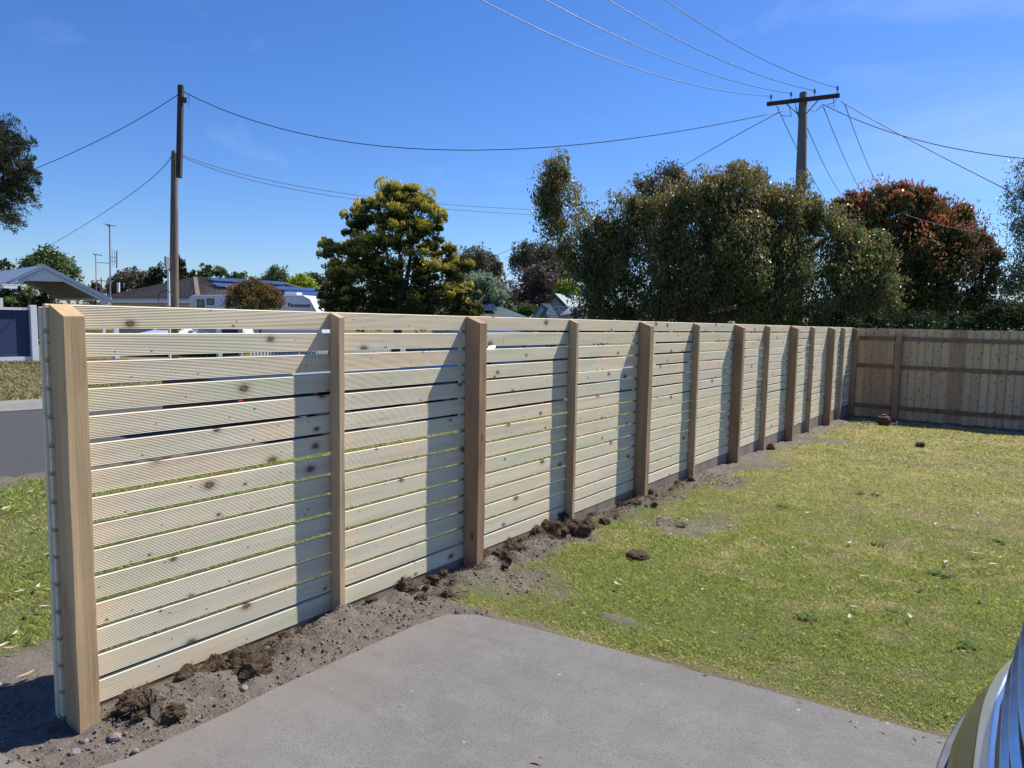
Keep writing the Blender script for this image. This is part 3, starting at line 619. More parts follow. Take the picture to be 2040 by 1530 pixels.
plant('eucalyptus_tree', 'brown grey gum with a rounded crown just right of the golden conifer', 'tree',
      [(950, 520, 36, 22), (925, 540, 30, 28), (972, 545, 26, 34), (945, 570, 48, 34), (985, 580, 18, 24, .5)], 62, 16000, 380, .8, .36, .12, 'droop', tip_none, LM_BROWNGUM, base_px=950, trunk_r=.3, limbs=6)
plant('eucalyptus_tree', 'grey brown gum reaching left beside the drooping lobe of the big gum', 'tree',
      [(1065, 506, 42, 17), (1035, 525, 20, 20, .7), (1110, 515, 30, 22), (1120, 545, 24, 20)], 66, 12000, 280, .8, .36, .12, 'droop', tip_none, LM_BROWNGUM, base_px=1085, trunk_r=.3, limbs=6)
plant('plum_tree', 'dense purple brown tree below the grey brown gum, above the tilted grey canopy', 'tree',
      [(1075, 560, 42, 30), (1055, 585, 36, 28), (1105, 580, 34, 28), (1080, 600, 56, 20)], 56, 14000, 320, .6, .28, .10, 'any', tip_none, LM_PURPLE, base_px=1078, trunk_r=.25, limbs=5)
plant('bare_tree', 'thin sparse grey tree in the gap between the purple tree and the pale green tree', 'tree',
      [(1012, 585, 20, 22, .5), (1030, 600, 22, 16, .5), (1000, 600, 24, 14, .6)], 70, 3500, 160, .7, .3, .07, 'any', tip_none, LM_PURPLE, base_px=1015, trunk_r=.18, limbs=5, solid=.5)
plant('pale_tree', 'rounded pale grey green bushy tree above the dark green roof with solar panels', 'tree',
      [(958, 566, 36, 20), (940, 585, 32, 22), (975, 585, 30, 22), (960, 600, 42, 14), (992, 598, 16, 14)], 44, 16000, 420, .36, .20, .10, 'up', tip_gold, LM_PALE, base_px=960, trunk_r=.2, limbs=4, solid=.3)
plant('garden_shrub', 'low olive green shrub left of the tilted green awning', 'shrub',
      [(1052, 618, 18, 11), (1036, 622, 12, 8)], 46, 2500, 90, .3, .18, .08, 'any', tip_none, LM_MID, base_px=1050, trunk_r=.05, limbs=2, crown='foliage')
plant('garden_shrub', 'bright green shrub top just left of the green gabled roof peak', 'shrub',
      [(1128, 568, 17, 9), (1140, 575, 14, 9), (1115, 580, 14, 8)], 48, 2200, 80, .35, .2, .1, 'any', tip_none, LM_LIME, base_px=1128, trunk_r=.08, limbs=2, crown='foliage')
plant('bronze_shrub', 'bushy bronze and green shrub with reddish tips in front of the caravan', 'shrub',
      [(508, 580, 42, 20), (480, 592, 34, 18), (532, 592, 32, 18), (503, 606, 56, 20), (515, 562, 14, 8), (552, 604, 16, 9)], 27, 12000, 380, .2, .11, .04, 'up', tip_red, LM_BOTTLE, base_px=512, trunk_r=.06, limbs=6, crown='foliage')
plant('garden_shrub', 'leafy shrub in the shade under the carport, left side', 'shrub',
      [(30, 590, 26, 20), (75, 598, 20, 14), (20, 600, 20, 16)], 33, 5000, 140, .25, .16, .06, 'any', tip_none, LM_DARK, base_px=40, trunk_r=.05, limbs=3, crown='foliage')
# cordylines: strap leaves fanning from a point
def strap_plant(name, label, px, py, Z, n, ln, mat):
    c = at(px, py, Z); b = base_at(px, Z); o = thing(name, label, 'plant', b); V = []
    for k in range(n):
        d = RNG.normal(size=3); d[2] = abs(d[2])*1.1+.15; d /= np.linalg.norm(d); s = np.cross(d, [0, 0, 1]); s /= np.linalg.norm(s); s *= .03; l = ln*random.uniform(.7, 1.1)
        m = c+d*l*.55; e = c+d*l*.95+np.array([0, 0, -.22*l]); V += [c-s*.5, m-s, m+s, c+s*.5, m-s, e, e+s*.1, m+s]
    np_mesh('leaves', np.array(V), 4, mat, o, attrs={'tip': RNG.random(len(V)//4)*.5})
    MB().tube([b, c], .05, 6).build('stem', BARK, o)
strap_plant('cordyline', 'spiky green strap-leaved plant under the carport roof', 58, 590, 30, 90, .75, LM_MID)
strap_plant('cordyline', 'smaller spiky plant left of the taller one, by the white post', 24, 606, 29, 60, .6, LM_MID)
# a far belt of trees closing the view
V, T, _, _ = leaf_mesh([(px, 622+random.uniform(-5, 5), 60, random.uniform(12, 20)) for px in range(-200, 2300, 70)], 130, 30000, 900, 1.6, .9, .5, 'any', tip_none)
o = np_mesh('treeline', V, 4, LM_BROWNGUM, attrs={'tip': T}); tag(o, 'far belt of dull green trees along the horizon', 'trees', kind='stuff')

# ================================================================== POLES, ANTENNAS, WIRES
POLEW = wood_post('weathered_pole', (.13, .10, .075), (.23, .185, .145), (.09, .07, .055)); DARKT = wood_post('dark_hardwood', (.045, .035, .032), (.085, .07, .065), (.03, .025, .025))
GREYP = pm('grey_pole', (.17, .155, .15), .85, var=.2, scale=3, bump=.3)
# old timber pole across the road
ZP = 21.4; b = base_at(344, ZP); tp = thing('timber_pole', 'old round timber pole with a squared timber mast bolted to its top, across the road', 'pole', b)
top = at(347.5, 300, ZP); k = ZP/FPX
MB().tube([b-[0, 0, .3], b*.66+top*.34, b*.33+top*.67, top-[0, 0, .12], top], [9.3*k, 8.6*k, 7.4*k, 6.2*k, 4.8*k], 14).build('pole', POLEW, tp, smooth=True)
a0, a1 = at(356.5, 354, ZP-.15), at(360.5, 170, ZP-.15)
MB().beam(a0, a1, 9.5*k, 9*k).build('mast', DARKT, tp, bevel=.01)
MB().box(at(367.5, 199, ZP-.2), (.10, .10, .16)).build('junction_box', BLACKP, tp, bevel=.01)
MB().tube([at(371, 203, ZP-.2), at(376, 214, ZP-.2), at(377, 200, ZP-.2), at(375, 186, ZP-.15)], .008, 5).build('cable_loop', WIRE, tp)
MB().tube([at(335.5, 612, ZP-.25)*[1, 1, 0]+[0, 0, float(b[2])], at(335.5, 540, ZP-.25)], .038, 8).build('conduit', WHITE, tp)
MB().box(at(332.5, 523, ZP-.2), (.11, .11, .36)).build('meter_box', pm('grey_box', (.42, .42, .44), .6), tp, bevel=.01)
cc = at(330, 596, ZP-.3); MB().tube([cc+np.array([RT[0]*.22*math.cos(a), RT[1]*.22*math.cos(a), .26*math.sin(a)]) for a in np.linspace(.4, 5.6, 16)], .012, 5).build('coiled_cable', WIRE, tp)
# utility pole with cross-arm behind the gum
ZU = 26.; b = base_at(1588, ZU); up_ = thing('utility_pole', 'grey power pole with a dark timber cross-arm and four insulators above the big gum', 'pole', b)
top = at(1601.5, 184, ZU); k = ZU/FPX
MB().tube([b, b*.3+top*.7, top-[0, 0, .02], top], [13*k, 10*k, 8.2*k, 7.2*k], 16).build('pole', GREYP, up_, smooth=True)
aL, aR = at(1528, 207.5, ZU+.55), at(1673, 190, ZU-.75)
MB().beam(aL, aR, .13, .135).build('cross_arm', DARKT, up_, bevel=.008)
mid = at(1600, 198, ZU-.1)
for s, px in ((0, 1568), (1, 1632)):
    e = aL+(aR-aL)*((px-1528)/145); MB().beam(e-[0, 0, .07], at(1594 if s == 0 else 1608, 231 if s == 0 else 225, ZU-.2), .04, .03).build('brace', GREYP, up_)
armp = []
for px in (1536, 1577, 1624, 1668):
    e = aL+(aR-aL)*((px-1528)/145)+np.array([0, 0, .07]); armp.append(e)
    MB().lathe([(.012, 0), (.012, .10), (.03, .11), (.045, .15), (.03, .17), (.042, .20), (.026, .22), (.03, .26), (.012, .28)], e, 10).build('insulator', pm('porcelain', (.16, .15, .17), .3), up_, smooth=True)
mb = MB()
for a, c_, d_ in (((1572, 212), (1577, 232), (1556, 230)), ((1584, 205), (1590, 235), (1592, 205)), ((1610, 218), (1625, 222), (1640, 208)), ((1648, 208), (1660, 205), (1668, 196)), ((1660, 196), (1662, 212), (1650, 210)), ((1586, 212), (1588, 222), (1592, 228))):
    q = [at(*a, ZU-.3), at(*c_, ZU-.3), at(*d_, ZU-.3)]; mb.tube([q[0], q[0]*.3+q[1]*.7, q[1], q[2]*.4+q[1]*.6, q[2]], .011, 5)
mb.build('jumper_leads', WIRE, up_)
# wires
def wire_obj(name, label, pts, r, mat, group=None, cat='wire'):
    o = MB().tube(pts, r, 5).build(name, mat, smooth=True); return tag(o, label, cat, group)
def span(p0, pm_, p1, n=26):
    """parabola through three surveyed points"""
    out_ = []
    for i in range(n+1):
        s = i/n; out_.append(p0*(2*(s-.5)*(s-1))+pm_*(4*s*(1-s))+p1*(2*s*(s-.5)))
    return out_
hd = np.array([-.28, -.96]); hd /= np.linalg.norm(hd); nn = np.array([-hd[1], hd[0], 0])
WL = [('lowest and leftmost of the four bare wires sweeping up from the cross-arm', armp[0], [(1350, 163), (1163.5, 95), (956.8, 0)]),
      ('second bare wire from the left, ending at the insulator left of the pole top', armp[1], [(1420.6, 151), (1275, 91), (1085, 0)]),
      ('third bare wire from the left, ending at the insulator right of the pole top', armp[2], [(1521, 152.8), (1372, 89.4), (1212, 0)]),
      ('steepest and rightmost bare wire, ending at the right tip of the cross-arm', armp[3], [(1573, 143.4), (1454, 82), (1325.6, 0)])]
for lab, p0, qs in WL:
    p0 = p0+np.array([0, 0, .2]); ss, zz = [0.], [p0[2]]
    for q in qs:
        r = ray(*q); t_ = ((p0-CP)@nn)/(r@nn); w_ = CP+r*t_; ss.append((w_-p0)[:2]@hd); zz.append(w_[2])
    cf = np.polyfit(ss, zz, 3 if False else 2, w=[3, 1, 1, 1]); pts = []
    for s_ in np.linspace(0, 24, 40): pts.append(np.array([p0[0]+hd[0]*s_, p0[1]+hd[1]*s_, np.polyval(cf, s_)]))
    wire_obj('power_line', lab, pts, .0115, ALU, 'power lines from the cross-arm', 'power line')
CB = 'service cables between the poles and houses'
wire_obj('service_cable', 'long black cable sagging from the mast of the old timber pole to the utility pole', span(at(366, 183, 21.2), at(905, 299, 23.), at(1568, 219, 25.8)), .014, WIRE, CB, 'cable')
wire_obj('service_cable', 'black cable rising from the left edge tree to the top of the timber mast', span(at(40, 348, 26), at(206, 275, 24), at(357, 187, 21.4)), .012, WIRE, CB, 'cable')
wire_obj('service_cable', 'thin cable from behind the carport tree up to the round timber pole top', span(at(60, 512, 45), at(232, 407, 32), at(343, 308, 21.4)), .012, WIRE, CB, 'cable')
wire_obj('service_cable', 'upper of two thin cables passing behind the golden conifer', span(at(352, 305, 21.4), at(720, 390, 28), at(1130, 420, 36)), .010, WIRE, CB, 'cable')
wire_obj('service_cable', 'lower of two thin cables passing behind the golden conifer', span(at(352, 307, 21.4), at(700, 396, 28), at(1130, 431, 36)), .010, WIRE, CB, 'cable')
wire_obj('service_cable', 'cable falling from the utility pole to the left down behind the gum top', span(at(1562, 219, 25.8), at(1440, 285, 30), at(1300, 366, 36)), .014, WIRE, CB, 'cable')
wire_obj('service_cable', 'short cable crossing the sky gap left of the drooping gum lobe', span(at(1120, 455, 40), at(1035, 490, 48), at(940, 528, 58)), .014, WIRE, CB, 'cable')
wire_obj('service_cable', 'twisted cable from the right tip of the cross-arm down to the weeping tree', span(at(1676, 202, 25.3), at(1800, 272, 24.6), at(2010, 380, 23.5)), .015, WIRE, CB, 'cable')
wire_obj('service_cable', 'twisted cable leaving the photo at the right edge above the weeping tree', span(at(1640, 208, 25.6), at(1840, 282, 23), at(2120, 322, 20)), .015, WIRE, CB, 'cable')
for a, c_, lab in (((1548, 212), (1650, 405), 'leftmost thin wire dropping away behind the utility pole'), ((1606, 250), (1680, 392), 'thin wire dropping just right of the utility pole shaft'), ((1640, 212), (1722, 392), 'thin wire dropping from the right brace towards the red tipped tree'), ((1683, 208), (1755, 380), 'rightmost thin wire dropping from the cross-arm tip')):
    p0, p1 = at(*a, 26.2), at(*c_, 52); wire_obj('power_line', lab, span(p0, (p0+p1)/2+[0, 0, -.25], p1), .016, ALU, 'power lines running on behind the pole', 'power line')
wire_obj('service_cable', 'pale cable crossing low in front of the red tipped tree', span(at(1800, 425, 18.2), at(1905, 455, 17.5), at(2080, 480, 16.5)), .004, pm('pale_cable', (.30, .30, .30), .6), CB, 'cable')
# antennas
def pole_ant(label, px, py0, py1, Z, r): 
    b = at(px, py1, Z); o = thing('tv_antenna', label, 'antenna', b); MB().tube([b, at(px-1.5, py0, Z)], r, 6).build('mast', GREYM, o); return o
a_ = pole_ant('tall dark television mast with two antennas beside the carport eave', 220, 447, 605, 35, .035)
MB().tube([at(206, 446, 35), at(232, 451, 35)], .02, 5).build('boom', GREYM, a_)
MB().tube([at(218, 452, 35), at(213, 448, 35)], .03, 5).build('dipole', GREYM, a_)
mb = MB()
for px, y0, y1 in ((223.5, 496, 532), (228, 498, 528), (232.5, 500, 534)): mb.tube([at(px, y0, 35), at(px, y1, 35)], .012 if px != 232.5 else .03, 5)
for y in (512, 520): mb.tube([at(220, y, 35), at(233, y+1, 35)], .012, 5)
for y in np.arange(500, 534, 4.): mb.tube([at(230.5, y, 35), at(234.5, y, 35)], .01, 4)
mb.build('grid_panel', GREYM, a_)
a_ = pole_ant('thin television mast with a T-shaped top between the carport and the tall mast', 192, 506, 590, 48, .03)
MB().tube([at(184, 506, 48), at(204, 509, 48)], .028, 5).build('boom', GREYM, a_); MB().tube([at(193, 523, 48), at(218, 524.5, 48)], .022, 5).build('side_arm', GREYM, a_)
a_ = pole_ant('distant dark pole with a short cross bar under the thin television mast', 203, 553, 600, 60, .05)
MB().tube([at(192, 559, 60), at(214, 560, 60)], .035, 5).build('boom', GREYM, a_)

# ================================================================== ACROSS THE ROAD
Y = lambda v: v
NAVY = pm('navy_paling_paint', (.025, .045, .11), .6, var=.3, scale=8)
WPOST = pm('white_painted_timber', (.66, .69, .76), .5, var=.05)
ZBF = 0
# blue paling fence left of the driveway opposite
bx = -23.5; y0, y1 = 3.0, 8.72; gz = lambda y: float(zg(0, y))+.15
def plz(px, py, x): r = ray(px, py); return CP+r*(x/r[0])
ztop = plz(40, 613, bx)[2]; zbot = plz(40, 716, bx)[2]
bf = thing('blue_paling_fence', 'dark blue paling fence in a white frame at the far left across the road', 'fence', (bx, y0, gz(y0)))
mb = MB()
for y in np.arange(y0, y1-.1, .112): mb.box((bx, y+.05, (ztop+zbot)/2), (.02, .110, ztop-zbot-.1))
mb.build('palings', NAVY, bf)
MB().box((bx+.03, (y0+y1)/2, ztop-.03), (.10, y1-y0, .07)).build('top_rail', WPOST, bf)
MB().box((bx+.035, (y0+y1)/2, zbot+.02-.06), (.06, y1-y0, .24)).build('plinth', WPOST, bf)
MB().box((bx+.05, y1+.03, (ztop+.08+gz(y1))/2), (.15, .17, ztop+.08-gz(y1))).build('post', WPOST, bf, bevel=.01)
# white posts and gate panels seen through the gaps
def wp(px, Zx=bx, zt=1.4, w=.15, lab=''):
    y = plz(px, 660, Zx)[1]; o = thing('gate_post', lab, 'post', (Zx, y, gz(y)), group='white posts across the road')
    MB().box((Zx, y, (zt+gz(y))/2), (w, w, zt-gz(y))).build('shaft', WPOST, o); MB().box((Zx, y, zt+.02), (w+.05, w+.05, .04), taper=.7).build('cap', WPOST, o); return y
wp(230, lab='white post beside the blue panel, seen in the top gaps of the first slat panel')
yA = wp(436, lab='left white post of the narrow blue gate, seen through the top gaps'); yB = wp(478, lab='right white post of the narrow blue gate, seen through the top gaps'); wp(339, lab='thin white post beside the old timber pole', w=.1)
o = thing('blue_gate', 'narrow dark blue gate between two white posts across the road', 'gate', (bx, yA+.1, gz(yA)))
mb = MB()
for y in np.arange(yA+.09, yB-.1, .11): mb.box((bx, y+.05, .6), (.02, .095, 1.2))
mb.build('palings', NAVY, o)
MB().box((bx+.03, (yA+yB)/2, 1.15), (.05, yB-yA-.16, .08)).build('rail', NAVY, o)
o = thing('picket_fence', 'white picket fence across the road, seen through the second gap', 'fence', (bx, plz(500, 700, bx)[1], -.1)); mb = MB(); y = plz(500, 700, bx)[1]; ye = plz(950, 690, bx)[1]
while y < ye: mb.box((bx, y, .28), (.02, .075, .95)); y += .145
mb.build('pickets', WPOST, o); MB().beam((bx-.03, plz(500, 700, bx)[1], .55), (bx-.03, ye, .55), .03, .07).build('rail', WPOST, o); MB().beam((bx-.03, plz(500, 700, bx)[1], .0), (bx-.03, ye, .0), .03, .07).build('rail', WPOST, o)
# carport
ROOFG = pm('pale_grey_roof_steel', (.30, .33, .40), .45, metal=.2, var=.06); FASC = pm('pale_blue_grey_fascia', (.55, .60, .68), .45, var=.04); UND = pm('ribbed_ceiling', (.30, .28, .26), .7, var=.1)
apex, eR = at(87, 529, 33), at(213, 592, 33.5); 
gdir = (eR-apex)*[1, 1, 0]; half = np.linalg.norm(gdir); gdir /= half; rise = apex[2]-eR[2]; eL = apex-gdir*half-[0, 0, rise]
bk = np.array([gdir[1], -gdir[0], 0]); bk = bk if bk @ FW > 0 else -bk
# ridge recedes to the left in the picture
rv = at(0, 531, 39.5)-apex; rv[2] = 0; rv = rv/np.linalg.norm(rv)*9.
cpt = thing('carport', 'pale grey gabled carport with an open front across the road', 'carport', (apex[0], apex[1], float(zg(0, apex[1]))))
nrm = lambda v: v/np.linalg.norm(v)
for name, e in (('roof', eL), ('roof', eR)):
    mb = MB(); dn = nrm(e-apex); a, c_ = apex+[0, 0, .03], e+dn*.15+[0, 0, .03]
    thick = np.array([0, 0, -.05]); mb.prism([a, c_, c_+rv, a+rv], thick); mb.build(name, ROOFG, cpt)
    mb = MB(); nr_ = 22
    for i in range(nr_):
        f = (i+.5)/nr_; s_ = apex+(e-apex)*f+[0, 0, -.05]; mb.beam(s_+rv*.01, s_+rv*.99, .05, .035)
    mb.build('ceiling_ribs', UND, cpt)
    mb = MB(); mb.prism([apex+[0, 0, .06], e+dn*.2+[0, 0, .06], e+dn*.2-[0, 0, .13], apex-[0, 0, .13]], -nrm(rv)*.04); mb.build('bargeboard', FASC, cpt)
    mb = MB(); mb.prism([apex-[0, 0, .16], e-[0, 0, .16], e-[0, 0, .30], apex-[0, 0, .30]], -nrm(rv)*.02+[0, 0, 0]); mb.build('beam', FASC, cpt)
mb = MB(); q = .30; mb.prism([apex-[0, 0, .3], apex+(eL-apex)*q-[0, 0, .3], apex+(eR-apex)*q-[0, 0, .3]], nrm(rv)*.03); mb.build('gable_vent', WPOST, cpt)
for p_ in (eR-gdir*.2, eR-gdir*.2+rv, eL+gdir*.2, eL+gdir*.2+rv): MB().box((p_[0], p_[1], (p_[2]-.2)/2-.05), (.14, .14, p_[2])).build('post', WPOST, cpt)
MB().beam(eR+[0, 0, -.06]+gdir*.15, eR+rv+[0, 0, -.06]+gdir*.15, .12, .12).build('gutter', FASC, cpt)
mb = MB(); a, c_ = eL+gdir*2.2+rv*.9, eR-gdir*.3+rv*.9
for f in np.linspace(0, 1, 9)[:-1]:
    s_ = a+(c_-a)*f; e_ = a+(c_-a)*(f+.115); mb.prism([[s_[0], s_[1], -.1], [e_[0], e_[1], -.1], [e_[0], e_[1], 2.05], [s_[0], s_[1], 2.05]], nrm(rv)*.03)
mb.build('rear_cladding', OFFWHITE, cpt)
MB().beam([a[0], a[1], 2.12], [c_[0], c_[1], 2.12], .08, .08).build('rear_rail', GREYM, cpt)
# verandah corner at the far left
o = thing('porch', 'white gutter corner and post of a porch at the far left edge', 'porch', at(-30, 640, 29)*[1, 1, 0])
a, c_ = at(-120, 566, 31), at(21, 572, 28); MB().beam(a, c_, .5, .10).build('gutter', WPOST, o); MB().beam(a+[0, 0, .09], c_+[0, 0, .09], .62, .06).build('roof_edge', FASC, o)
p_ = at(1, 600, 28.4); MB().box((p_[0], p_[1], .95), (.13, .13, 2.1)).build('post', WPOST, o)
# tiled house with solar panels
TILE = NT('terracotta_roof_tile').set(.8, 0, .2); v = TILE.obj(); n1 = TILE.noise(v, 2, 5, .6); n2 = TILE.noise(v, 14, 4, .7)
TILE.col(TILE.mix(TILE.ramp(n2, [(.4, (0, 0, 0)), (.7, (1, 1, 1))]), TILE.mix(n1, (.15, .125, .11), (.24, .20, .18)), (.36, .31, .275))); TILE.bump(n2, .5, .03)
ZH = 44; rg0 = at(389, 556, ZH); rg1 = at(560, 566, ZH+3); eaL = at(205, 600, ZH-1); eaM = at(395, 606, ZH-6.5); eaR = at(690, 606, ZH-1.5); 
ez = 2.25; 
for q in (eaL, eaM, eaR): q[2] = ez
hs_ = thing('tiled_house', 'low house with a brown tiled hip roof and blue solar panels, across the road', 'house', (rg0[0], rg0[1], -.1))
def roof_face(poly, th=.12, rows=None, mat=None, nm='roof', host=None):
    mb = MB(); mb.prism(poly, [0, 0, -th]); o = mb.build(nm, mat, host); return o
bkL = eaL+FW*[1, 1, 0]*9; bkR = eaR+FW*[1, 1, 0]*9
roof_face([rg0, eaL, eaM], mat=TILE.m, host=hs_); roof_face([rg0, eaM, eaR, rg1], mat=TILE.m, host=hs_); roof_face([rg1, eaR, bkR], mat=TILE.m, host=hs_); roof_face([rg0, rg1, bkR, bkL], mat=TILE.m, host=hs_); roof_face([rg0, bkL, eaL], mat=TILE.m, host=hs_)
# tile courses standing proud
def courses(A, Bq, Cq, Dq, n, host):
    mb = MB()
    for i in range(1, n):
        f = i/n; a, c_ = A+(Cq-A)*f, Bq+(Dq-Bq)*f; a, c_ = np.array(a), np.array(c_)
        m = max(2, int(np.linalg.norm(c_-a)/.3)); 
        for j in range(m): s_, e_ = a+(c_-a)*(j+.04)/m, a+(c_-a)*(j+.93)/m; mb.beam(s_+[0, 0, .045], e_+[0, 0, .045], .16, .06)
    mb.build('tile_courses', TILE.m, host)
courses(rg0, rg0+.01, eaL, eaM, 16, hs_); courses(rg0, rg1, eaM, eaR, 16, hs_)
mb = MB(); RIDGE = pm('ridge_tile', (.27, .20, .17), .8, var=.2)
for a, c_ in ((rg0, eaM), (rg0, eaL), (rg0, rg1), (rg1, eaR)):
    m = int(np.linalg.norm(c_-a)/.42)
    for j in range(m): s_, e_ = a+(c_-a)*j/m, a+(c_-a)*(j+.93)/m; mb.beam(s_+[0, 0, .08], e_+[0, 0, .1], .22, .12)
mb.build('ridge_capping', RIDGE, hs_)
for a, c_ in ((eaL, eaM), (eaM, eaR)):
    MB().beam(a-[0, 0, .14], c_-[0, 0, .14], .14, .16).build('gutter', WPOST, hs_)
    ctr_ = (rg0+rg1+eaR+eaL)/4; i0, i1 = a+(ctr_-a)*.06, c_+(ctr_-c_)*.06
    MB().prism([[i0[0], i0[1], -.2], [i1[0], i1[1], -.2], [i1[0], i1[1], ez-.2], [i0[0], i0[1], ez-.2]], (FW*[1, 1, 0])*.2).build('wall', OFFWHITE, hs_)
def winn(px0, px1, py0, py1, Z, host, mat=GLASS, nm='window'):
    a, c_ = at(px0, (py0+py1)/2, Z), at(px1, (py0+py1)/2, Z); zt_, zb_ = at(px0, py0, Z)[2], at(px0, py1, Z)[2]
    return MB().prism([[a[0], a[1], zb_], [c_[0], c_[1], zb_], [c_[0], c_[1], zt_], [a[0], a[1], zt_]], -FW*[1, 1, 0]*.05).build(nm, mat, host)
SOLAR = NT('solar_cell').set(.18, 0, .7); v = SOLAR.obj((1, 1, 1)); SOLAR.col(SOLAR.mix(SOLAR.noise(v, 3, 2), (.02, .035, .11), (.035, .06, .17)))
def panels(a, c_, dn, host, n, rows, gap=.03):
    """n x rows solar panels from a towards c_, stepping down the roof along dn"""
    u = (c_-a)/n
    for r_ in range(rows):
        for i in range(n):
            p0 = a+u*i+dn*r_; q = [p0+u*gap+dn*gap, p0+u*(1-gap)+dn*gap, p0+u*(1-gap)+dn*(1-gap), p0+u*gap+dn*(1-gap)]
            q = [w_+[0, 0, .22] for w_ in q]; fr = MB().prism(q, [0, 0, -.05]).build('solar_panel', GREYM, host)
            cq = sum(q)/4; MB().prism([w_+(cq-w_)*.05+[0, 0, .006] for w_ in q], [0, 0, -.004]).build('cells', SOLAR.m, fr, local=False) if False else MB().prism([w_+(cq-w_)*.04+[0, 0, .006] for w_ in q], [0, 0, -.004]).build('cells', SOLAR.m, fr)
dnv = ((eaM-rg0)*.5+(eaR-rg1)*.5)
A0 = rg0+(rg1-rg0)*.06+(eaM-rg0)*.06
panels(rg0+(rg1-rg0)*.12+dnv*.05, rg0+(rg1-rg0)*.95+dnv*.05, dnv*.19, hs_, 8, 1)
panels(rg0+(rg1-rg0)*.06+dnv*.36, rg0+(rg1-rg0)*1.25+dnv*.36, dnv*.19, hs_, 10, 1)
panels(rg0+(rg1-rg0)*.75+dnv*.60, rg0+(rg1-rg0)*1.5+dnv*.60, dnv*.19, hs_, 6, 1)
MB().tube([at(236, 582, ZH), at(236, 563, ZH)], .09, 8).build('vent_pipe', WPOST, hs_)
# caravan
ZC = 31.; cv0, cv1 = at(377, 600, ZC+.6), at(641, 600, ZC-.6); ud = nrm((cv1-cv0)*[1, 1, 0]); Lc = np.linalg.norm((cv1-cv0)[:2]); pd = np.array([-ud[1], ud[0], 0]); pd = pd if pd@FW > 0 else -pd
zc0 = float(zg(0, cv0[1]))+.1; zt_ = at(400, 588, ZC+.5)[2]
car_ = thing('caravan', 'white caravan with a sloping nose and dark windows parked before the tiled house', 'caravan', (cv0[0], cv0[1], zc0))
VANW = pm('caravan_white', (.62, .66, .74), .35, var=.04)
prof = [(0, .45), (0, zt_-zc0-.12), (.05, zt_-zc0-.04), (.15, zt_-zc0), (Lc-.9, zt_-zc0+.06), (Lc-.55, zt_-zc0-.1), (Lc-.15, zt_-zc0-.75), (Lc-.02, zt_-zc0-1.1), (Lc, .9), (Lc-.25, .5), (Lc-.3, .45)]
MB().prism([cv0*[1, 1, 0]+ud*a+[0, 0, zc0+b_] for a, b_ in prof], pd*2.3).build('body', VANW, car_, bevel=.03)
def cvq(u0, u1, z0, z1, mat, nm, off=.012):
    q = [cv0*[1, 1, 0]+ud*a+[0, 0, z_]-pd*off for a, z_ in ((u0, z0), (u1, z0), (u1, z1), (u0, z1))]; return MB().prism(q, pd*off*.8).build(nm, mat, car_)
sc = Lc/264.
for x0_, x1_, t0, b0 in ((16, 31, 596, 612), (36, 51, 594, 607)):
    cvq(x0_*sc, x1_*sc, at(400, b0, ZC)[2], at(400, t0, ZC)[2], BLACKP, 'window_frame'); cvq((x0_+1.5)*sc, (x1_-1.5)*sc, at(400, b0-1.5, ZC)[2], at(400, t0+1.5, ZC)[2], GLASS, 'window', .02)
for uu_ in (.5, .58):
    c_ = cv0*[1, 1, 0]+ud*Lc*uu_+[0, 0, zc0+.33]; o = bpy.data.objects.new('wheel', None)
    ang = math.atan2(ud[1], ud[0]); MB().tube([c_+pd*.02, c_+pd*.2], .33, 16).build('wheel', RUBBER, car_)
MB().box(cv0*[1, 1, 0]+ud*Lc*.7+pd*1.1+[0, 0, zt_+.12], (.6, .5, .16), rz=math.atan2(ud[1], ud[0])).build('roof_hatch', VANW, car_, bevel=.03)
MB().beam(cv0*[1, 1, 0]+ud*Lc+pd*1.1+[0, 0, zc0+.45], cv0*[1, 1, 0]+ud*(Lc+1.2)+pd*1.1+[0, 0, zc0+.42], .1, .1).build('drawbar', GREYM, car_)
def text_part(txt, loc, xdir, size, mat, parent, nm='lettering', shear=0.):
    cu = bpy.data.curves.new(nm, 'FONT'); cu.body = txt; cu.size = size; cu.extrude = .003; cu.shear = shear; cu.offset = .004
    o = bpy.data.objects.new(nm, cu); COL.objects.link(o); cu.materials.append(mat); o.parent = parent
    me = bpy.data.meshes.new_from_object(o); o2 = bpy.data.objects.new(nm, me); COL.objects.link(o2); o2.parent = parent
    bpy.data.objects.remove(o); o = o2
    o.rotation_euler = (R(90), 0, math.atan2(xdir[1], xdir[0])-parent.rotation_euler.z); o.location = Vector(loc)-parent.location; return o
text_part('Paramount', cv0*[1, 1, 0]+ud*(198*sc)+[0, 0, at(600, 612, ZC)[2]]-pd*.02, ud, .235, BLACKP, car_, shear=.15)
# dark green roof with solar
RG = pm('green_roof_steel', (.07, .11, .10), .45, var=.08); ZG = 42
gh = thing('green_roof_house', 'low dark green roof with solar panels right of the golden conifer', 'house', base_at(985, ZG))
r0_, r1_, e0, e1 = at(905, 607, ZG+3), at(975, 610, ZG+3), at(860, 630, ZG-2), at(1052, 631, ZG-2); e0[2] = e1[2] = 1.62; r0_[2] = r1_[2] = 2.5
roof_face([r0_, e0, e1, r1_], .08, mat=RG, host=gh); bR = e1+FW*[1, 1, 0]*9; bL = e0+FW*[1, 1, 0]*9; roof_face([r1_, e1, bR], .08, mat=RG, host=gh); roof_face([r0_, r1_, bR, bL], .08, mat=RG, host=gh); roof_face([r0_, bL, e0], .08, mat=RG, host=gh)
MB().beam(e0-[0, 0, .1], e1-[0, 0, .1], .14, .16).build('gutter', pm('pale_green_trim', (.25, .36, .34), .5), gh)
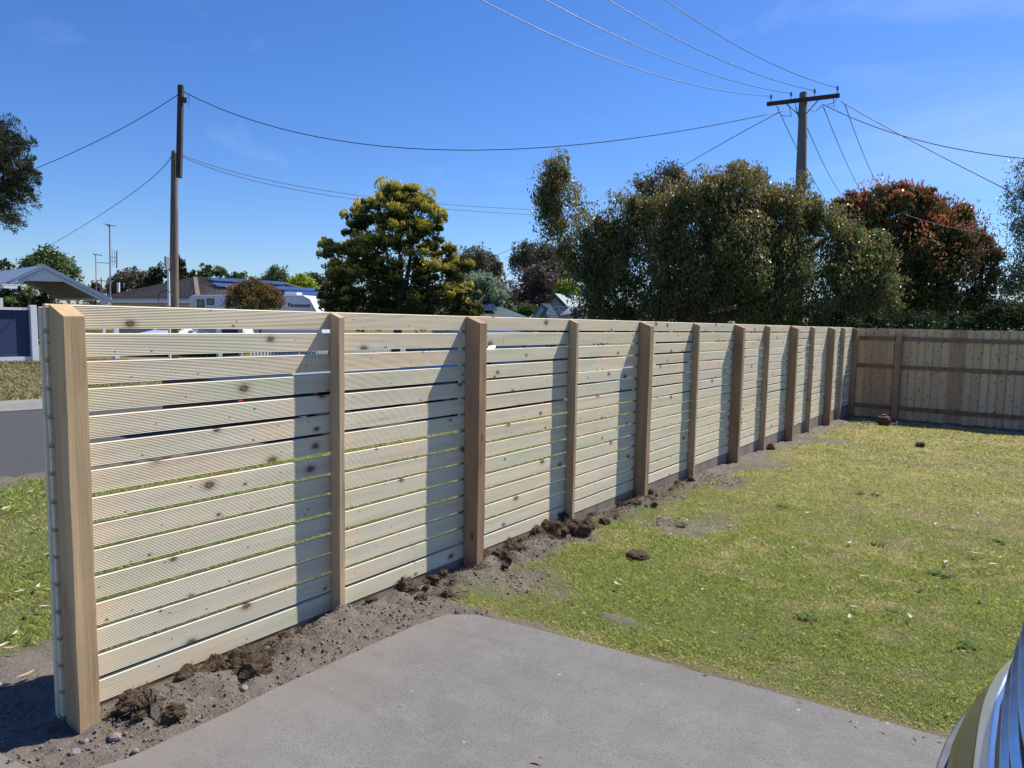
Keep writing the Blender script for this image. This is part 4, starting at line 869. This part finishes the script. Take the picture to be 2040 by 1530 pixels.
MB().prism([[e0[0], e0[1], -.3], [e1[0], e1[1], -.3], [e1[0], e1[1], 1.5], [e0[0], e0[1], 1.5]], FW*[1, 1, 0]*.2).build('wall', OFFWHITE, gh)
dn_ = ((e0-r0_)+(e1-r1_))/2; panels(r0_+dn_*.1, r1_+dn_*.1, dn_*.36, gh, 6, 2)
# green gable house behind
RG2 = pm('sage_roof_steel', (.20, .27, .255), .5, var=.06); TRIM = pm('dark_green_trim', (.03, .06, .055), .5)
ZL = 46; hg = thing('gabled_house', 'grey weatherboard gable with a sage green steel roof beside the big gum', 'house', base_at(1130, ZL))
ap = at(1105, 584.5, ZL); el, er = at(1080, 611, ZL+.6), at(1131, 611, ZL-.6); rv2 = at(1143, 586.5, ZL+3)-ap; rv2[2] = 0; rv2 = rv2/np.linalg.norm(rv2)*5
MB().prism([ap, er, er+rv2, ap+rv2], [0, 0, -.06]).build('roof', RG2, hg); MB().prism([ap, el, el+rv2, ap+rv2], [0, 0, -.06]).build('roof', RG2, hg)
for e in (el, er): MB().prism([ap+[0, 0, .03], e+[0, 0, .03], e-[0, 0, .22], ap-[0, 0, .22]], -nrm(rv2)*.05).build('bargeboard', TRIM, hg)
WB = pm('grey_weatherboard', (.30, .32, .33), .7); MB().prism([ap-[0, 0, .1]+rv2*.03, el+rv2*.03, [el[0], el[1], -.3]+rv2*.03, [er[0], er[1], -.3]+rv2*.03, er+rv2*.03], rv2*.04).build('gable_wall', WB, hg)
MB().prism([er+rv2*.05-[0, 0, .1], [er[0], er[1], -.3]+rv2*.05, [er[0], er[1], -.3]+rv2*.95, er+rv2*.95-[0, 0, .1]], [.1, .1, 0]).build('side_wall', WB, hg)
ap2 = at(1150, 566, ZL+5); l2 = at(1122, 588, ZL+5); r2 = at(1178, 590, ZL+5)
MB().prism([ap2, l2, [l2[0], l2[1], -.3], [r2[0], r2[1], -.3], r2], FW*[1, 1, 0]*5).build('upper_gable', WB, hg)
for e in (l2, r2): MB().prism([ap2+[0, 0, .06], e+[0, 0, .06], e-[0, 0, .14], ap2-[0, 0, .14]], -FW*[1, 1, 0]*.1).build('bargeboard', TRIM, hg)
# camper with lifted green roof and grey awning, steel frame
ZK = 27; ck = thing('camper_trailer', 'camper with a tilted green side, white flap and steel frame behind the slat fence', 'camper', base_at(1085, ZK)); TEAL = pm('teal_panel', (.10, .22, .20), .4)
def quad(pts, Z, th, mat, nm, host): return MB().prism([at(*q[:2], Z+(q[2] if len(q) > 2 else 0)) for q in pts], FW*[1, 1, 0]*th).build(nm, mat, host)
quad([(1052, 640), (1079, 605), (1092, 614), (1077, 645)], ZK, .06, TEAL, 'tilted_side', ck); quad([(1062, 636), (1078, 612), (1084, 616), (1071, 638)], ZK-.1, .03, pm('pale_teal_window', (.30, .45, .44), .3), 'window', ck)
quad([(1079, 604), (1096, 605), (1114, 634), (1112, 650), (1100, 648)], ZK, .05, pm('white_canvas', (.68, .67, .68), .7), 'canvas_flap', ck)
quad([(1040, 660), (1055, 637), (1200, 640), (1200, 665)], ZK+.4, 1.6, BLACKP, 'body', ck)
mb = MB()
for a, c_ in (((1098, 622), (1136, 620)), ((1092, 628), (1112, 628)), ((1104, 611), (1135, 611)), ((1104, 611), (1090, 640)), ((1112, 614), (1125, 640)), ((1135, 612), (1112, 640))): mb.tube([at(*a, ZK-.2), at(*c_, ZK-.2)], .022, 6)
mb.build('frame', STEEL, ck)
TARP = NT('grey_tarpaulin').set(.7, 0, .2); TARP.col(TARP.mix(TARP.noise(TARP.obj(), 4, 4), (.13, .145, .18), (.19, .205, .245)))
aw = thing('awning', 'tilted slate grey tarpaulin awning with curved edge above the slat fence', 'awning', base_at(1160, ZK-1)); V = []; F_ = []; nu = 14
for j in range(5):
    g_ = j/4
    for i in range(nu+1):
        f = i/nu; tx = 1135+65*f; ty = 611+.0*f; bx_ = 1110+82*f; by_ = 632-8*math.sin(math.pi*min(1, f*1.02))+(4*f)
        px, py = tx+(bx_-tx)*g_, ty+(by_-ty)*g_; V.append(at(px, py, ZK-.4-1.6*g_))
for j in range(4):
    for i in range(nu): F_.append((j*(nu+1)+i, j*(nu+1)+i+1, (j+1)*(nu+1)+i+1, (j+1)*(nu+1)+i))
mb = MB().add(V, F_); o = mb.build('cover', TARP.m, aw, smooth=True); sm_ = o.modifiers.new('solid', 'SOLIDIFY'); sm_.thickness = .015
mb = MB()
for px, px2 in ((1112, 1114), (1146, 1136), (1191, 1192), (1198, 1204)): mb.tube([at(px, 630 if px < 1150 else 632, ZK-2), base_at(px2, ZK-1.4)], .02, 6)
mb.build('poles', STEEL, aw)

# ================================================================== VEHICLES
def car_body(top, hw, zlow, nose=.16, tail=.10, ncol=17):
    """closed shell: loop of (x,z) swept across the width, plan-rounded nose and tail, tumblehome"""
    Lx = max(p[0] for p in top); V = []; n = len(top)
    cols = np.sin(np.linspace(-1, 1, ncol)*math.pi/2); cols = np.sign(cols)*np.abs(cols)**.9
    for s_ in cols:
        for x, z_ in top:
            f = max(0, 1-x/(.28*Lx)); b_ = max(0, 1-(Lx-x)/(.22*Lx)); xx = x+nose*abs(s_)**3*f*1.6-tail*abs(s_)**3*b_*1.6
            w_ = hw(x, z_)*(1-.05*f**2-.04*b_**2); zz_ = z_-(.035*abs(s_)**4 if z_ > .5 else 0); V.append((xx, s_*w_, zz_))
    F_ = []
    for c in range(ncol-1):
        for i in range(n): F_.append((c*n+i, (c+1)*n+i, (c+1)*n+(i+1) % n, c*n+(i+1) % n))
    for c, sg in ((0, 1), (ncol-1, -1)):
        cx, cz = np.mean([p[0] for p in top]), .8; V.append((cx, (-1 if c == 0 else 1)*hw(cx, cz)*1., cz)); ci = len(V)-1
        for i in range(n): q = (c*n+i, c*n+(i+1) % n, ci); F_.append(q if sg > 0 else q[::-1])
    return MB().add(V, F_)
def wheel(host, x, y, r, w):
    o = MB().lathe([(r*.72, -w/2), (r*.93, -w/2), (r, -w*.3), (r, w*.3), (r*.93, w/2), (r*.72, w/2)], (x, y, r), 26, axis=1).build('wheel', RUBBER, host, local=True, smooth=False)
    MB().lathe([(r*.70, -w*.4), (r*.71, w*.46*(1 if y > 0 else 1)), (r*.6, w*.44), (r*.2, w*.3), (.03, w*.36)] if y > 0 else [(.03, -w*.36), (r*.2, -w*.3), (r*.6, -w*.44), (r*.71, -w*.46), (r*.70, w*.4)], (x, y, r), 20, axis=1).build('rim', STEEL, o, local=True)
def paint(name, c, metal=.5, rough=.3): return pm(name, c, rough, metal=metal, var=.04, coat=1., scale=2)
def make_car(name, label, loc, rz, pmat, kind='suv', group=None, extra=None):
    o = thing(name, label, 'car', loc, rz, group)
    if kind == 'suv': top = [(.34, .26), (.10, .29), (.02, .36), (0, .45), (.005, .52), (.03, .585), (.10, .655), (.125, .70), (.14, .80), (.15, .885), (.19, .935), (.40, 1.01), (1.15, 1.10), (1.35, 1.13), (2.05, 1.60), (2.5, 1.66), (3.6, 1.64), (4.15, 1.55), (4.55, 1.1), (4.62, .7), (4.58, .4), (4.3, .28)]; H_ = 1.66
    else: top = [(.3, .24), (.1, .28), (.02, .4), (0, .52), (.05, .66), (.2, .76), (.9, .88), (1.15, .92), (1.85, 1.36), (2.3, 1.43), (3.2, 1.40), (3.9, 1.08), (4.35, 1.0), (4.45, .7), (4.4, .4), (4.1, .27)]; H_ = 1.43
    zs = 1.06 if kind == 'suv' else .9
    hw = lambda x, z_: .93 if z_ <= zs*.95 else .93-(z_-zs*.95)/(H_-zs*.95)*.23
    car_body(top, hw, .3).build('body', pmat, o, local=True, smooth=True)
    wr = .37 if kind == 'suv' else .32
    for x in (.86, 3.62):
        for y in (-.83, .83):
            MB().lathe([(wr*1.17, -.12), (wr*1.17, .12)], (x, y*1.02, wr+.01), 24, axis=1).build('wheel_arch', BLACKP, o, local=True); wheel(o, x, y*1.05, wr, .22)
    xs0, zs0 = (1.42, 1.18) if kind == 'suv' else (1.22, .97); xs1, zs1 = (2.02, 1.56) if kind == 'suv' else (1.8, 1.32)
    for sg in (-1, 1):
        for a0, a1, b0, b1 in (((xs0+.35), 2.55, xs1+.12, 2.55), (2.63, 3.35, 2.63, 3.3), (3.43, 4.02 if kind == 'suv' else 3.55, 3.38, 3.85 if kind == 'suv' else 3.3)):
            q = [(a0, sg*(hw(0, zs0)+.004), zs0), (a1, sg*(hw(0, zs0)+.004), zs0), (b1, sg*(hw(0, zs1-.05)+.004), zs1-.05), (b0, sg*(hw(0, zs1-.05)+.004), zs1-.05)]
            MB().prism(q, (0, sg*.012, 0)).build('side_window', GLASS, o, local=True)
        MB().box((1.55, sg*1.02, zs0+.02), (.14, .2, .13)).build('mirror', pmat, o, local=True, bevel=.03)
    q = [(xs0+.0, -.74, zs0), (xs0, .74, zs0), (xs1, .60, zs1), (xs1, -.60, zs1)]; MB().prism(q, (-.05, 0, .05)).build('windscreen', GLASS, o, local=True)
    if extra: extra(o)
    return o
SUVP = pm('bronze_grey_metallic', (.115, .108, .095), .34, metal=.55, var=.04, coat=.25, scale=2)
def suv_front(o):
    # front fascia pieces laid over the nose: each a band bent to the plan curve of the body
    def nx_(y, x): s_ = abs(y)/.93; return x+.16*s_**3*1.6*max(0, 1-x/1.29)
    def band(name, x0, z0, x1, z1, y0, y1, th, mat, n=16, off=.012, parent=o):
        V = []; F_ = []
        for i in range(n+1):
            y = y0+(y1-y0)*i/n
            for (x, z_) in ((x0-off, z0), (x1-off, z1), (x1-off+th, z1), (x0-off+th, z0)): V.append((nx_(y, x), y, z_))
        for i in range(n):
            for k in range(4): F_.append((4*i+k, 4*i+(k+1) % 4, 4*i+4+(k+1) % 4, 4*i+4+k))
        F_ += [(3, 2, 1, 0), (4*n, 4*n+1, 4*n+2, 4*n+3)]
        return MB().add(V, F_).build(name, mat, parent, local=True, smooth=False, bevel=.003)
    band('lower_lip', .0, .28, -.012, .37, -.84, .84, .06, BLACKP)
    band('lower_trim', -.014, .38, -.008, .47, -.82, .82, .03, pm('dark_grey_trim', (.05, .055, .065), .4))
    band('chrome_strip', .068, .622, .094, .646, -.72, .72, .03, pm('satin_trim', (.82, .84, .87), .32, metal=.9, var=.02), off=.012)
    gr = band('grille', .125, .70, .15, .885, -.62, .62, .02, BLACKP, off=.006)
    band('chrome_strip', .146, .888, .165, .915, -.66, .66, .03, CHROME, off=.010)
    SAT = pm('satin_chrome', (.62, .65, .70), .2, metal=1., var=.02)
    for r_ in range(3):
        z_ = .700+r_*.064; x = .100+r_*.010
        band('grille_bar', x, z_, x+.016, z_+.009, -.58, .58, .014, SAT, n=24, off=.004, parent=gr)
    for sg in (-1, 1):
        hl = band('headlight', .135, .80, .16, .90, sg*.64, sg*.90, .03, GLASS, 8)
        band('light_strip', .145, .845, .147, .857, sg*.66, sg*.88, .02, WHITE, 8, .020, hl)
        band('corner_blade', .0, .50, .035, .66, sg*.78, sg*.81, .03, CHROME, 2)
make_car('parked_car', 'bronze grey car nose with pale trim and chrome grille at the bottom right corner', (-.085, 1.72, float(zg(0, 1.72))+.013), 0, SUVP, 'suv', extra=suv_front)
DKP = paint('black_car_paint', (.012, .014, .02), .3, .2)
make_car('parked_car', 'black car parked on the road, glimpsed through the gaps of the slat fence', (-8.4, 8.3, -.06), R(90), DKP, 'sedan')
make_car('parked_car', 'white car across the road, its roof glimpsed through the top gap near the first post', (-25.2, 12.6, .0), R(95), paint('white_car_paint', (.75, .76, .78), 0, .3), 'sedan')
# box trailer behind the black car
tr = thing('box_trailer', 'black box trailer with white top rails on the road, glimpsed through the slat gaps', 'trailer', (-8.35, 6.2, float(zg(0, 6.2))))
MB().box((-8.35, 6.15, .52), (1.7, 2.5, .5)).build('tub', BLACKP, tr, bevel=.02)
for x in (-7.48, -9.22): MB().box((x, 6.6, .845), (.05, 1.9, .05)).build('top_rail', WHITE, tr)
for x in (-7.49, -9.21):
    for y in (5.7, 6.6, 7.5): MB().box((x, y, .79), (.04, .04, .06)).build('rail_bracket', STEEL, tr)
for x in (-7.42, -9.28):
    MB().lathe([(.30, -.09), (.30, .09)], (x, 6.2, .27), 20, axis=0).build('wheel', RUBBER, tr); MB().box((x, 6.2, .63), (.24, .86, .03)).build('mudguard', BLACKP, tr)
MB().box((-7.49, 4.93, .5), (.05, .05, .12)).build('tail_light', pm('red_lens', (.6, .06, .04), .3), tr); MB().box((-7.485, 6.03, .57), (.02, .05, .06)).build('side_marker', pm('orange_lens', (.8, .16, .08), .3), tr)
MB().beam((-8.35, 7.4, .36), (-8.35, 8.3, .36), .08, .08).build('drawbar', STEEL, tr)

# ================================================================== SMALL THINGS ON THE GROUND
def blob(c, r, seed, amp=.35, sub=3, flat=.6):
    import bmesh
    bm = bmesh.new(); bmesh.ops.create_icosphere(bm, subdivisions=sub, radius=1); rs = random.Random(seed); o = [rs.uniform(-9, 9) for _ in range(3)]
    from mathutils import noise
    V = []
    for v in bm.verts:
        p = v.co; n = noise.fractal(Vector((p.x*1.3+o[0], p.y*1.3+o[1], p.z*1.3+o[2])), 1., 2., 4)+.5*noise.noise(Vector((p.x*6+o[0], p.y*6, p.z*6)))
        q = p*(1+amp*n)*r; V.append((c[0]+q.x, c[1]+q.y, c[2]+q.z*flat))
    F_ = [tuple(v.index for v in f.verts) for f in bm.faces]; bm.free(); return V, F_
t = NT('turf_clod_soil').set(.95, 0, .1); v = t.obj(); n1 = t.noise(v, 60, 5, .7); n2 = t.noise(v, 200, 3)
t.col(t.mix(t.ramp(n2, [(.45, (0, 0, 0)), (.7, (1, 1, 1))]), t.mix(n1, (.05, .033, .022), (.13, .09, .062)), (.24, .185, .125))); t.bump(t.math('ADD', n1, n2), 1., .02); CLOD = t.m
STRAW = leaf_mat('straw_fibre', (.10, .072, .045), (.20, .148, .09), (.30, .235, .14), .2, .8, .1)
def fibres(c, r, n, ln=.035):
    u = RNG.normal(size=(n, 3)); u /= np.linalg.norm(u, axis=1)[:, None]; u[:, 2] = np.abs(u[:, 2])*.8
    P_ = np.array(c)+u*r*RNG.uniform(.7, 1.15, (n, 1)); a = u*.7+RNG.normal(size=(n, 3))*.7; a /= np.linalg.norm(a, axis=1)[:, None]; b_ = np.cross(a, RNG.normal(size=(n, 3))); b_ /= np.linalg.norm(b_, axis=1)[:, None]
    l = ln*RNG.uniform(.4, 1.2, (n, 1)); w_ = .0013
    return np.stack([P_-b_*w_, P_+b_*w_, P_+a*l+b_*w_*.4, P_+a*l-b_*w_*.4], 1).reshape(-1, 3)
CL = 'clods of dug turf along the foot of the fence'
clods = [(270, 1420, .055), (300, 1395, .04), (330, 1405, .045), (350, 1430, .035), (380, 1365, .05), (430, 1340, .045), (465, 1350, .05), (490, 1325, .055), (505, 1345, .06), (520, 1318, .04), (560, 1300, .035), (600, 1275, .03), (640, 1262, .03),
         (800, 1172, .055), (815, 1182, .04), (700, 1225, .03), (740, 1205, .03), (970, 1118, .05), (1000, 1120, .06), (1020, 1105, .06), (1040, 1090, .05), (1010, 1090, .05), (1035, 1075, .04), (1070, 1072, .06), (1090, 1062, .07), (1108, 1070, .08), (1118, 1048, .08),
         (1140, 1060, .07), (1160, 1068, .06), (1128, 1035, .06), (1170, 1052, .05), (1180, 1035, .04), (1205, 1045, .04), (1240, 1018, .05), (1262, 1012, .055), (1285, 1003, .04), (1352, 968, .04), (1375, 958, .035), (1535, 895, .05), (890, 1190, .03)]
clods = [(on_ground(px, py), r_*(1.05 if px < 660 else 1.)) for px, py, r_ in clods]
for k_ in range(70):
    yy_ = 1.2+5.2*random.random()**1.3; xx_ = -DF+.05+abs(random.gauss(0, .09)); clods.append((np.array([xx_, yy_, float(zg(xx_, yy_))+.01]), random.uniform(.012, .034)))
for i, (p_, r_) in enumerate(clods):
    p_ = p_+[0, 0, r_*.55]
    V, F_ = blob(p_, r_, i, .55, 3, .8); o = thing('turf_clod', 'brown clod of dug turf and roots lying against the slat fence', 'clod', p_, group=CL)
    MB().add(V, F_).build('soil', CLOD, o, smooth=False)
    nf_ = 240 if r_ > .035 else 90; np_mesh('roots', fibres(p_, r_, nf_, .45*r_), 4, STRAW, o, attrs={'tip': RNG.random(nf_)*.6})
o_ = on_ground(1270, 1108); V, F_ = blob(o_+[0, 0, .012], .075, 77, .3, 3, .3); tag(MB().add(V, F_).build('turf_clod', CLOD), 'flat dark clod lying alone on the green lawn', 'clod')
o_ = on_ground(1833, 890); V, F_ = blob(o_+[0, 0, .03], .06, 78, .5, 3, .7); tag(MB().add(V, F_).build('turf_clod', CLOD), 'round brown clod on the dry lawn near the paling fence', 'clod')
# stones
STONE = pm('grey_stone', (.215, .19, .168), .9, var=.25, scale=30, bump=.4)
stones = [(292, 1408, .028), (345, 1407, .032), (375, 1388, .022), (390, 1393, .018), (230, 1472, .022), (270, 1500, .014), (530, 1297, .022), (485, 1374, .018), (225, 1472, .015), (540, 1310, .014), (735, 1226, .018), (790, 1222, .012), (1005, 1128, .012), (1190, 1045, .014), (150, 1503, .018), (170, 1480, .012), (420, 1395, .01), (620, 1290, .012)]
for i, (px, py, r_) in enumerate(stones):
    p_ = on_ground(px, py)+[0, 0, r_*.3]; V, F_ = blob(p_, r_, 200+i, .3, 2, .75); tag(MB().add(V, F_).build('stone', STONE, smooth=False), 'small pale grey stone in the bare soil strip beside the driveway', 'stone', 'stones in the soil strip')
# crumbs of soil and gravel: stuff
n = 30000; x = RNG.uniform(-3.3, -2.15, n); y = RNG.uniform(.85, 7.5, n)*1.; d_ = dirt_amount(x, y); k_ = (d_ > .5) & ~in_drive(x, y, .03) & ((x > -DF+.01) | (y < 1.05)); x, y = x[k_], y[k_]; n = len(x); r_ = .0015+RNG.random(n)**6*.009
zc = zg(x, y)+(fbm(x, y, 3, 3, 51)-.5)*.05+(fbm(x, y, 16, 4, 52)-.5)*.045+np.exp(-((x+DF-.16)/.10)**2)*(y > 1.3)*(y < 6.5)*np.clip(fbm(x, y, 2.5, 3, 54)-.40, 0, 1)*.30+r_*.3
base = np.array([[1, 0, 0], [0, 1, 0], [-1, 0, 0], [0, -1, 0], [0, 0, 1], [0, 0, -1]], float); tri = np.array([[0, 1, 4], [1, 2, 4], [2, 3, 4], [3, 0, 4], [1, 0, 5], [2, 1, 5], [3, 2, 5], [0, 3, 5]])
V = base[None]*(r_[:, None, None]*RNG.uniform(.6, 1.3, (n, 6, 1)))+np.stack([x, y, zc], 1)[:, None]; F_ = (tri[None]+np.arange(n)[:, None, None]*6).reshape(-1, 3)
t = NT('soil_crumbs').set(.95, 0, .1); rnd = t.n('NewGeometry').outputs['Random Per Island']; t.col(t.ramp(rnd, [(0, (.10, .08, .065)), (.5, (.15, .125, .102)), (.9, (.20, .17, .145)), (1, (.28, .25, .22))]))
tag(np_mesh('gravel', V.reshape(-1, 3), 3, t.m, faces=F_), 'loose crumbs of soil and gravel along the foot of the fence', 'gravel', kind='stuff')
# dry root fibres strewn through the dug strip: stuff
n = 9000; x = -DF+.02+np.abs(RNG.normal(0, .17, n)); y = RNG.uniform(1.15, 7, n); w_ = fbm(x, y, 2.6, 3, 81); k_ = (w_ > .47) & ~in_drive(x, y, .03); x, y = x[k_], y[k_]; n = len(x)
zc = zg(x, y)+(fbm(x, y, 3, 3, 51)-.5)*.05+np.exp(-((x+DF-.16)/.10)**2)*(y > 1.3)*(y < 6.5)*np.clip(fbm(x, y, 2.5, 3, 54)-.40, 0, 1)*.30+.006
P_ = np.stack([x, y, zc], 1); a = RNG.normal(size=(n, 3)); a[:, 2] = np.abs(a[:, 2])*.45; a /= np.linalg.norm(a, axis=1)[:, None]; b_ = np.cross(a, RNG.normal(size=(n, 3))); b_ /= np.linalg.norm(b_, axis=1)[:, None]; l = RNG.uniform(.01, .035, (n, 1))
tag(np_mesh('dry_roots', np.stack([P_-b_*.0012, P_+b_*.0012, P_+a*l+b_*.0006, P_+a*l-b_*.0006], 1).reshape(-1, 3), 4, STRAW, attrs={'tip': RNG.random(n)*.7}), 'dry grass roots and stalks strewn over the dug soil strip', 'roots', kind='stuff')
# fallen leaves
LB = [pm('tan_dead_leaf', (.34, .25, .16), .7, var=.3, scale=40), pm('pale_dead_leaf', (.46, .39, .31), .6, var=.2, scale=40), pm('dark_dead_leaf', (.10, .06, .04), .8, var=.3, scale=40)]
def dead_leaf(p_, ln, w_, rz, mat, seed):
    rs = random.Random(seed); V = []; F_ = []; n = 7
    for i in range(n+1):
        f = i/n; hw_ = w_/2*math.sin(math.pi*min(1, f*.96+.02))**.8; cz = .010+.35*ln*abs(f-.5)**1.6*rs.uniform(.7, 1.2); sx = (f-.5)*ln; bend_ = .12*ln*math.sin(f*3)
        for s_ in (-1, 0, 1): V.append((p_[0]+sx*math.cos(rz)-(s_*hw_+bend_)*math.sin(rz), p_[1]+sx*math.sin(rz)+(s_*hw_+bend_)*math.cos(rz), p_[2]+cz+abs(s_)*hw_*.7))
    for i in range(n):
        for s_ in (0, 1): F_.append((3*i+s_, 3*i+s_+1, 3*i+s_+4, 3*i+s_+3))
    return MB().add(V, F_)
lawn_l = [(1232, 1175, 1, .09), (1240, 1168, 0, .07), (1335, 1073, 0, .07), (1370, 1045, 1, .06), (1690, 1090, 1, .08), (1720, 1158, 1, .07), (1840, 1178, 2, .09), (1835, 1100, 1, .05), (1505, 1082, 1, .06), (1520, 1085, 2, .07), (1440, 1112, 1, .04), (1450, 1060, 2, .05), (1610, 1030, 1, .08), (1690, 1240, 1, .07), (1675, 1270, 2, .09), (1702, 1222, 1, .07),
          (1780, 1215, 0, .08), (1775, 1230, 2, .10), (1810, 1240, 1, .08), (1750, 990, 1, .06), (1785, 1012, 2, .07), (1860, 930, 1, .09), (1905, 905, 1, .07), (1950, 1030, 1, .07), (1925, 1140, 1, .08), (1960, 1200, 2, .10), (1885, 1130, 1, .08), (1990, 1120, 0, .08), (1945, 1112, 1, .10), (1980, 1135, 1, .09), (2015, 1140, 0, .06), (1595, 885, 1, .08), (1700, 905, 1, .07), (1730, 888, 2, .06), (1570, 940, 1, .07), (1640, 935, 1, .06),
          (1780, 920, 2, .07), (1840, 935, 0, .07), (1830, 1048, 2, .06), (2000, 890, 1, .1), (1960, 870, 1, .08), (1975, 985, 0, .07), (2030, 1010, 1, .06), (1865, 1052, 1, .07), (1580, 1100, 1, .05), (1600, 1160, 1, .05), (1675, 1180, 0, .06), (1480, 1165, 1, .05), (1900, 975, 2, .08), (1400, 1185, 1, .04), (1495, 1285, 2, .09), (1330, 1290, 0, .06), (1820, 860, 1, .07), (1870, 868, 1, .06), (1715, 850, 1, .1)]
for i, (px, py, m_, ln) in enumerate(lawn_l):
    p_ = on_ground(px, py)+[0, 0, .022]; d_ = math.hypot(p_[0], p_[1]); o = dead_leaf(p_, ln*.72*(1+.03*d_), ln*.24, random.uniform(0, 6.28), LB[m_], i).build('fallen_leaf', LB[m_], smooth=True)
    tag(o, 'curled dry gum leaf lying on the lawn of the yard', 'leaf', 'fallen leaves on the yard lawn')
for i, (px, py, m_, ln) in enumerate([(15, 1022, 1, .12), (8, 1035, 2, .14), (42, 1030, 0, .1), (60, 988, 1, .09), (25, 1305, 0, .09), (40, 1190, 1, .07), (70, 1155, 2, .1), (80, 1180, 1, .08), (52, 1360, 0, .09), (10, 1380, 1, .08), (90, 1222, 1, .07), (65, 1230, 2, .08), (30, 1275, 1, .06), (75, 1065, 2, .08), (95, 1115, 1, .06), (10, 1300, 1, .07), (58, 1130, 0, .06)]):
    p_ = on_ground(px, py)+[0, 0, .022]; tag(dead_leaf(p_, ln*.8, ln*.25, random.uniform(0, 6.28), LB[m_], 100+i).build('fallen_leaf', LB[m_], smooth=True), 'curled dry leaf on the grass verge beyond the slat fence end', 'leaf', 'fallen leaves on the road verge')
p_ = on_ground(1072, 1526)+[0, 0, .015]; tag(dead_leaf(p_, .04, .012, .3, LB[0], 300).build('fallen_leaf', LB[0]), 'tiny tan leaf on the concrete at the bottom edge of the photo', 'leaf')
# tiny litter in the lawn: stuff
n = 5200; x = RNG.uniform(-2.7, 1.5, n); y = RNG.uniform(2.9, 15.2, n); n_ = fbm(x, y, 1.2, 3, 91); k_ = n_ > .40; x, y = x[k_], y[k_]; n = len(x); kk = np.clip(np.hypot(x, y)/5, 1, 2.4)
l = RNG.uniform(.006, .017, n)*kk; w_ = l*RNG.uniform(.12, .35, n); a = RNG.uniform(0, 6.283, n); P_ = np.stack([x, y, zg(x, y)+RNG.uniform(.012, .026, n)], 1)
A = np.stack([np.cos(a)*l, np.sin(a)*l, RNG.normal(0, .25, n)*l], 1); Bv = np.stack([-np.sin(a)*w_, np.cos(a)*w_, RNG.normal(0, .3, n)*w_], 1)
t = NT('lawn_litter').set(.8, 0, .1); rnd = t.n('NewGeometry').outputs['Random Per Island']; t.col(t.ramp(rnd, [(0, (.06, .04, .025)), (.45, (.16, .10, .06)), (.7, (.30, .23, .15)), (1, (.42, .36, .28))]))
tag(np_mesh('leaf_litter', np.stack([P_-A, P_+Bv, P_+A, P_-Bv], 1).reshape(-1, 3), 4, t.m), 'tiny brown and pale bits of leaf and bark scattered in the lawn', 'litter', kind='stuff')
# twig
p_ = on_ground(895, 1190); mb = MB()
for a in range(9): e = p_+[random.uniform(-.10, .12), random.uniform(-.05, .06), random.uniform(.01, .07)]; mb.tube([p_+[0, 0, .01], (p_+e)/2+[0, 0, .012], e], .0022, 5)
tag(mb.build('dry_twig', pm('dry_twig', (.26, .19, .11), .9)), 'dry branching twig at the corner where soil, lawn and concrete meet', 'twig')
# broadleaf weeds
WEED = leaf_mat('weed_leaf', (.045, .085, .02), (.09, .15, .035), (.12, .17, .05), .3, .7, .1)
for i, (px, py) in enumerate([(1355, 1047), (1718, 985), (1745, 988), (1858, 1143), (1885, 1150), (1750, 1085), (1606, 1235), (1985, 1080), (1560, 1010), (1930, 1290)]):
    p_ = on_ground(px, py); V = []
    for k_ in range(26):
        a = random.uniform(0, 6.283); l = random.uniform(.018, .045); d3 = np.array([math.cos(a), math.sin(a), .4]); s3 = np.array([-math.sin(a), math.cos(a), 0])*.011; b3 = p_+[random.uniform(-.04, .04), random.uniform(-.04, .04), .01]
        V += [b3, b3+d3*l*.5-s3, b3+d3*l*[1, 1, .7], b3+d3*l*.5+s3]
    tag(np_mesh('weed', np.array(V), 4, WEED, attrs={'tip': RNG.random(26)*.5}), 'small flat broadleaf weed growing in the lawn', 'weed', 'broadleaf weeds in the lawn')
# rusty iron pot with thin legs near the rear fence
RUST = pm('rusty_iron', (.09, .045, .03), .85, var=.35, scale=20, bump=.4)
p_ = on_ground(1760, 848); o = thing('iron_pot', 'dark rusty rounded iron pot on thin bars at the shaded edge by the paling fence', 'pot', p_)
MB().lathe([(.04, .0), (.085, .02), (.115, .07), (.118, .11), (.10, .155), (.06, .175), (.02, .178)], p_, 8).build('bowl', RUST, o)
MB().lathe([(.03, .176), (.05, .182), (.05, .196), (.02, .205)], p_, 8).build('lid', RUST, o)
mb = MB(); u_ = RT*[1, 1, 0]; u_ = u_/np.linalg.norm(u_)
mb.tube([p_-u_*.36+[0, 0, .06], p_-u_*.1+[0, 0, .045]], .010, 6); mb.tube([p_+u_*.1+[0, 0, .045], p_+u_*.24+[0, 0, .035]], .010, 6)
for d_ in (-.36, -.27, .23): mb.tube([p_+u_*d_+[0, 0, .075], p_+u_*d_+[0, 0, -.01]], .014, 6)
mb.build('bars', STEEL, o)
